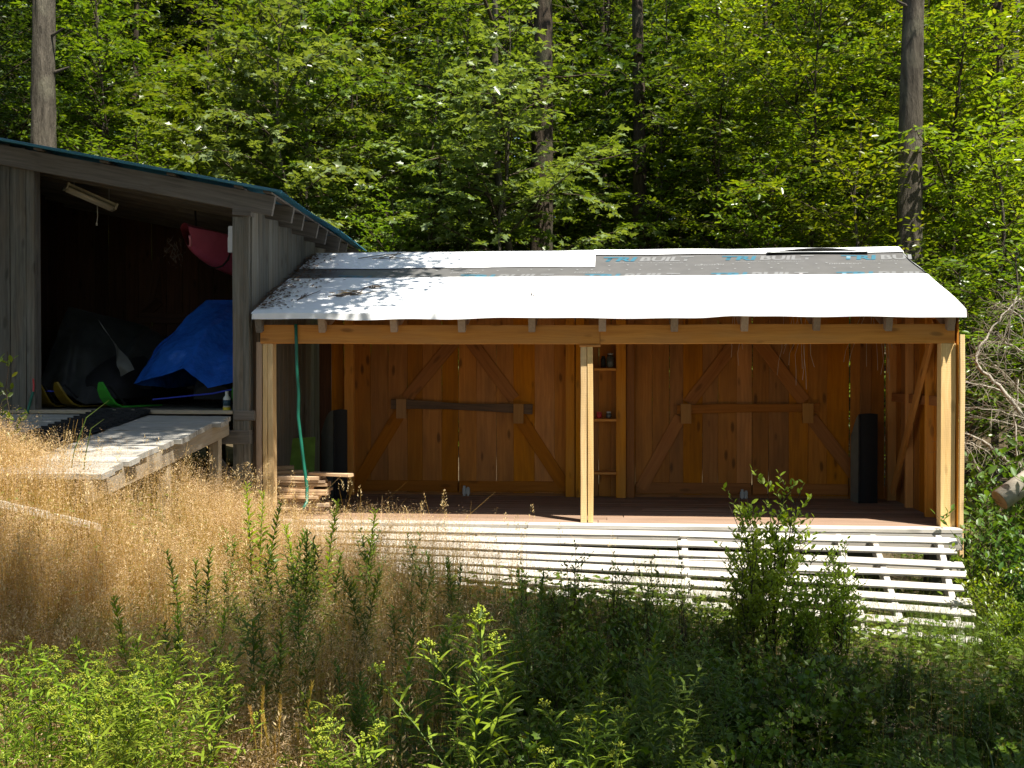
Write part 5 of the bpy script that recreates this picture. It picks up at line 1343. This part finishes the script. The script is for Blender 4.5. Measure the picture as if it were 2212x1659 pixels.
# ------------------------------------------------------------------ grasses
def blades(name, pos, H, width, mat, seed, bend=.25, segs=3):
    r = np.random.default_rng(seed); n = len(pos); a = r.uniform(0, 6.28, n); la = r.uniform(0, 6.28, n); b = np.abs(r.normal(0, bend, n)) * H
    f = np.linspace(0, 1, segs + 1); V = np.zeros((n, segs + 1, 2, 3))
    for i, t in enumerate(f):
        c = pos + np.stack([b * t ** 2 * np.cos(la), b * t ** 2 * np.sin(la), H * t * (1 - .12 * t * b / np.maximum(H, .01))], -1); w = (width * (1 - .85 * t))[:, None] * np.stack([np.cos(a), np.sin(a), np.zeros(n)], -1)
        V[:, i, 0], V[:, i, 1] = c - w / 2, c + w / 2
    tips = V[:, -1].mean(1)
    k = (np.arange(n) * (segs + 1) * 2)[:, None]; F = np.concatenate([k + np.array([2 * i, 2 * i + 1, 2 * i + 3, 2 * i + 2]) for i in range(segs)], 1).ravel()
    return V.reshape(-1, 3), F, np.arange(0, len(F), 4), tips, la
def make_grass(name, pos, H, width, mat, seed, label, cat='grass', bend=.25):
    V, F, Ls, tips, la = blades(name, pos, H, width, mat, seed, bend)
    o = mesh_obj(name, fast_mesh(name, V, F, Ls), None, None, MAT[mat]); tag(o, label, cat, kind='stuff'); return tips
def scatter(n, fn, seed, box):
    r = np.random.default_rng(seed); (x0, x1), (y0, y1) = box; out = []; got = 0
    while got < n:
        x, y = r.uniform(x0, x1, n * 2), r.uniform(y0, y1, n * 2); k = r.uniform(0, 1, n * 2) < fn(x, y); out.append(np.stack([x[k], y[k], GH(x[k], y[k])], -1)); got += k.sum()
    return np.concatenate(out)[:n]
def in_view(x, y, m=1.8):
    d = y - CAM.y; return (d > 1.5) & (x > -.60 * d - m) & (x < .385 * d + m)
def dens_gold(x, y):
    d = smooth01(-x, .1, 2.3) * .985 + .015
    d = d * np.where(y > -.35, 0, 1) * in_view(x, y)
    d = np.where((x > -6.2) & (x < -3.7) & (y > -2.1), d * .04, d)                # on the barn ramp
    d = np.where((x > -3.3) & (y > -1.6), d * np.where(x < -1.2, .30, .04), d)   # before and under the slatted ramp
    return d * (.55 + .45 * np.sin(x * 2.3 + 1.0 * np.sin(y * 2.1)) * np.sin(y * 1.9 + .7))
gpos = scatter(34000, dens_gold, 101, ((-7, 2.2), (-8.6, -.3)))
r = np.random.default_rng(102)
gh_ = (.53 + .12 * np.sin(gpos[:, 0] * 3.3 + 2 * np.sin(gpos[:, 1] * 1.7)) * np.sin(gpos[:, 1] * 2.9) + r.normal(0, .07, len(gpos))) * np.where(gpos[:, 1] > -1.7, .75, 1.0) * np.where(gpos[:, 0] > -1.0, .85, 1.0)
tips = make_grass('dry_grass', gpos, gh_, np.full(len(gpos), .0032), 'grass_gold', 103, 'tall dry golden hair grass filling the left of the meadow', bend=.22)
# airy seed heads on those stalks
m = 17; n = len(tips)
q = r.uniform(0, 1, (n, m)); a = r.uniform(0, 6.28, (n, m)); hh = .18 * (gh_[:, None] / .55)
rad = .055 * (1 - q) ** .8 + .006
P = tips[:, None] + np.stack([rad * np.cos(a), rad * np.sin(a), -hh * (1 - q) + .02], -1) + r.normal(0, .008, (n, m, 3)); P = P.reshape(-1, 3)
D = unit(np.stack([np.cos(a), np.sin(a), r.uniform(-.6, 1.0, (n, m))], -1).reshape(-1, 3)); S = r.uniform(.009, .019, len(P)); side = unit(np.cross(D, r.normal(0, 1, (len(P), 3))))
V = np.stack([P, P + D * S[:, None] * .5 + side * S[:, None] * .2, P + D * S[:, None]], 1).reshape(-1, 3); F = np.arange(len(V))
# the third corner of each seed is its stalk, the other two its husk
o = mesh_obj('grass_seed_heads', fast_mesh('grass_seed_heads', V, F, np.arange(0, len(F), 3)), None, None, MAT['grass_seed']); tag(o, 'airy tan seed heads over the dry golden grass', 'grass', kind='stuff')
sp_ = scatter(4200, dens_gold, 104, ((-7, 2.2), (-8.6, -.3)))
tips2 = make_grass('straw_grass', sp_, r.uniform(.3, .78, len(sp_)), np.full(len(sp_), .0055), 'grass_ochre', 105, 'coarser straw-coloured stalks leaning through the golden grass', bend=.5)
k2 = tips2[r.uniform(0, 1, len(tips2)) < .5]; m2 = 26
q2 = r.uniform(0, 1, (len(k2), m2)); a2 = r.uniform(0, 6.28, (len(k2), m2))
P2 = (k2[:, None] + np.stack([.03 * (1 - q2) * np.cos(a2), .03 * (1 - q2) * np.sin(a2), -.16 * (1 - q2)], -1)).reshape(-1, 3)
lvs = Leaves(); lvs.add(P2, np.stack([np.cos(a2) * .6, np.sin(a2) * .6, np.full_like(a2, .7)], -1).reshape(-1, 3), unit(r.normal(0, 1, (len(P2), 3))), r.uniform(.014, .026, len(P2)))
tag(mesh_obj('straw_seed_heads', lvs.mesh('straw_seed_heads', 'pinna'), None, None, MAT['grass_seed']), 'larger pale seed heads on the coarse straw stalks', 'grass', kind='stuff')
def dens_under(x, y):
    return np.where((y > -1.5) & (x > -3.3) & (x < 3.3), 0.0, 1.0) * np.where((x < -3.7) & (y > -3.0), 0, 1) * in_view(x, y) * (.6 + .4 * np.sin(x * 3.1) * np.sin(y * 2.7)) * (.35 + .65 * smooth01(x, -2.5, 1.0))
up = scatter(20000, dens_under, 111, ((-7, 7.5), (-8.8, 2.5)))
make_grass('green_grass', up, r.uniform(.16, .42, len(up)), np.full(len(up), .0045), 'grass_green', 112, 'green grass blades growing through the meadow', bend=.4)
lp = scatter(3500, lambda x, y: np.where((y > -2.6) & (y < .4) & (x > 3.0 - .5 * (y < -1.2)), 1.0, 0) * in_view(x, y), 113, ((2.4, 5.0), (-3.0, .6)))
make_grass('bank_grass', lp, r.uniform(.15, .38, len(lp)), np.full(len(lp), .006), 'grass_green', 114, 'sunlit green grass at the right end of the ramp', bend=.5)
up2 = scatter(1200, lambda x, y: np.ones_like(x), 115, ((.3, 3.3), (-1.75, -.3)))
make_grass('ramp_grass', up2, r.uniform(.2, .5, len(up2)), np.full(len(up2), .005), 'grass_green', 116, 'green grass growing up between the ramp slats', bend=.6)
# creeping ground cover that closes the soil
cp = scatter(38000, lambda x, y: in_view(x, y) * np.where((y > -.3) & (x < 3.4), 0, 1.0) * np.where((y > -1.5) & (x < 3.2) & (x > -3.3), .0, 1) * (.3 + .7 * smooth01(x, -2.0, .6)), 117, ((-7, 8.0), (-9.0, 4.0)))
lv = Leaves(); n = len(cp); a = r.uniform(0, 6.28, n); cp = cp + np.stack([np.zeros(n), np.zeros(n), r.uniform(.02, .30, n) ** 1.2], -1)
lv.add(cp, np.stack([np.cos(a), np.sin(a), r.uniform(-.3, .4, n)], -1), np.array([0, 0, 1.]) + r.normal(0, .4, (n, 3)), r.uniform(.04, .085, n))
o = mesh_obj('ground_cover', lv.mesh('ground_cover', 'oval'), None, None, MAT['leaf_under']); tag(o, 'low leafy ground cover under the meadow plants', 'ground cover', kind='stuff')
# coarse ochre grass heads at the bottom, left of centre
GH_ = 'coarse ochre grass heads at the bottom left of centre'
hd = MB(); L_ = Leaves(); tbh = Tubes(); rq = np.random.default_rng(121)
root = empty('ochre_grass', (0, 0, 0), None, None)
zz = np.linspace(0, 1, 8); st = np.stack([.10 * zz ** 2, 0 * zz, zz], -1); tbh.add(st, .0018, 4)
for k in range(70):
    t = .84 + .16 * k / 70; p = np.array([.10 * t ** 2, 0, t]); a = k * 2.4; L_.add(p, np.array([math.cos(a) * .5, math.sin(a) * .5, .9]), rq.normal(0, 1, 3), .022)
part('stalk', tbh.mesh('stalk'), root, 'grass_ochre'); part('seed_head', L_.mesh('seed_head', 'pinna'), root, 'grass_ochre')
for k, (u, v) in enumerate(((556, 1497), (595, 1515), (628, 1482), (610, 1545), (600, 1578), (650, 1560), (672, 1570), (640, 1600), (580, 1530))):
    put_top(root, u, v, 4.0, 1.0, 'coarse ochre grass head standing at the bottom left of centre', 'grass', GH_)
drop(root)
# a few arching green blades on the barn ramp
for k, (u, v, dpt, label) in enumerate(((235, 865, 8.3, 'arching pale grass blade crossing the barn ramp'), (225, 905, 8.2, 'second arching grass blade before the rubber track'))):
    p1 = at_depth(u, v, dpt); b0 = at_depth(135 + 40 * k, 1000, dpt); mid_ = p1.lerp(b0, .4) + Vector((-.03, 0, .06))
    b0.z = gh(b0.x, b0.y)
    mb = MB(); mb.tube([b0, b0.lerp(mid_, .6) + Vector((-.02, 0, .05)), mid_, p1], [.005, .004, .004, .001], 4); tag(mb.build('grass_blade', MAT['grass_green'], None, M=Matrix.Translation(b0)), label, 'grass blade')

# ------------------------------------------------------------------ fallen dead spruce at the right
dt = empty('fallen_spruce', (4.3, .6, -.2), 'fallen dead grey spruce with bare branches beside the shed', 'dead tree')
c0, c1 = at_depth(2160, 1080, 10.5), at_depth(2290, 990, 10.6)
ax = (c1 - c0).normalized()
mb = MB(); mb.tube([c0, c0 + ax * .35, c0 + ax * .8, c1, Vector((c1.x + 1.1, c1.y + .4, gh(c1.x + 1.1, c1.y + .4) + .05))], [.105, .10, .098, .095, .09], 16); mb.build('log', MAT['dead_branch'], dt, smooth=True)
mb = MB(); e1 = ax.orthogonal().normalized(); e2 = ax.cross(e1)
mb.add([c0 - ax * .006 + (e1 * math.cos(t) + e2 * math.sin(t)) * .101 for t in np.linspace(0, 2 * math.pi, 17)[:-1]], [tuple(range(16))]); mb.build('cut_end', MAT['cut_wood'], dt)
brs = [[(2212, 900), (2160, 835), (2112, 792), (2108, 770), (2130, 730), (2165, 680), (2205, 645)], [(2195, 640), (2180, 700), (2172, 770), (2172, 840)], [(2222, 860), (2160, 800), (2130, 770)], [(2215, 880), (2150, 838), (2090, 825), (2072, 830)], [(2212, 905), (2140, 885), (2075, 880)],
       [(2210, 1040), (2196, 980), (2190, 900), (2200, 820)], [(2180, 1000), (2120, 950), (2072, 930)], [(2140, 1060), (2100, 990), (2073, 945)], [(2130, 975), (2100, 960), (2072, 955)], [(2212, 760), (2170, 740), (2140, 720)], [(2225, 930), (2150, 905), (2085, 900)], [(2225, 700), (2170, 660), (2150, 655)]]
ends = []
for k, b in enumerate(brs):
    dd = 10.9 + (k % 4) * .22; pts = [at_depth(u, v, dd + .05 * i) for i, (u, v) in enumerate(b)]
    r0 = .020 if k in (0, 6) else .014 if k in (5, 7, 3) else .008
    fine = []
    for i in range(len(pts) - 1):
        for s in range(4): fine.append(pts[i].lerp(pts[i + 1], s / 4) + Vector([random.gauss(0, .008) for _ in range(3)]))
    fine.append(pts[-1])
    mb = MB(); mb.tube(fine, [r0 * (1 - .7 * i / len(fine)) for i in range(len(fine))], 6); mb.build('branch', MAT['dead_branch'], dt, smooth=True)
    ends += fine
tbs = Tubes(); rt = np.random.default_rng(131)
for k in range(620):
    p = np.array(ends[rt.integers(0, len(ends))]) + rt.normal(0, .02, 3); d = unit(np.array([rt.normal(-.25, .6), rt.normal(0, .6), rt.normal(-.05, .5)])); l = rt.uniform(.08, .38); pts = [p]
    for i in range(3): d = unit(d + rt.normal(0, .25, 3)); pts.append(pts[-1] + d * l / 3)
    tbs.add(np.array(pts), np.linspace(.0032, .001, 4), 3)
mesh_obj('twigs', tbs.mesh('twigs'), dt, None, MAT['dead_twig']).matrix_basis = WM[dt.name].inverted()
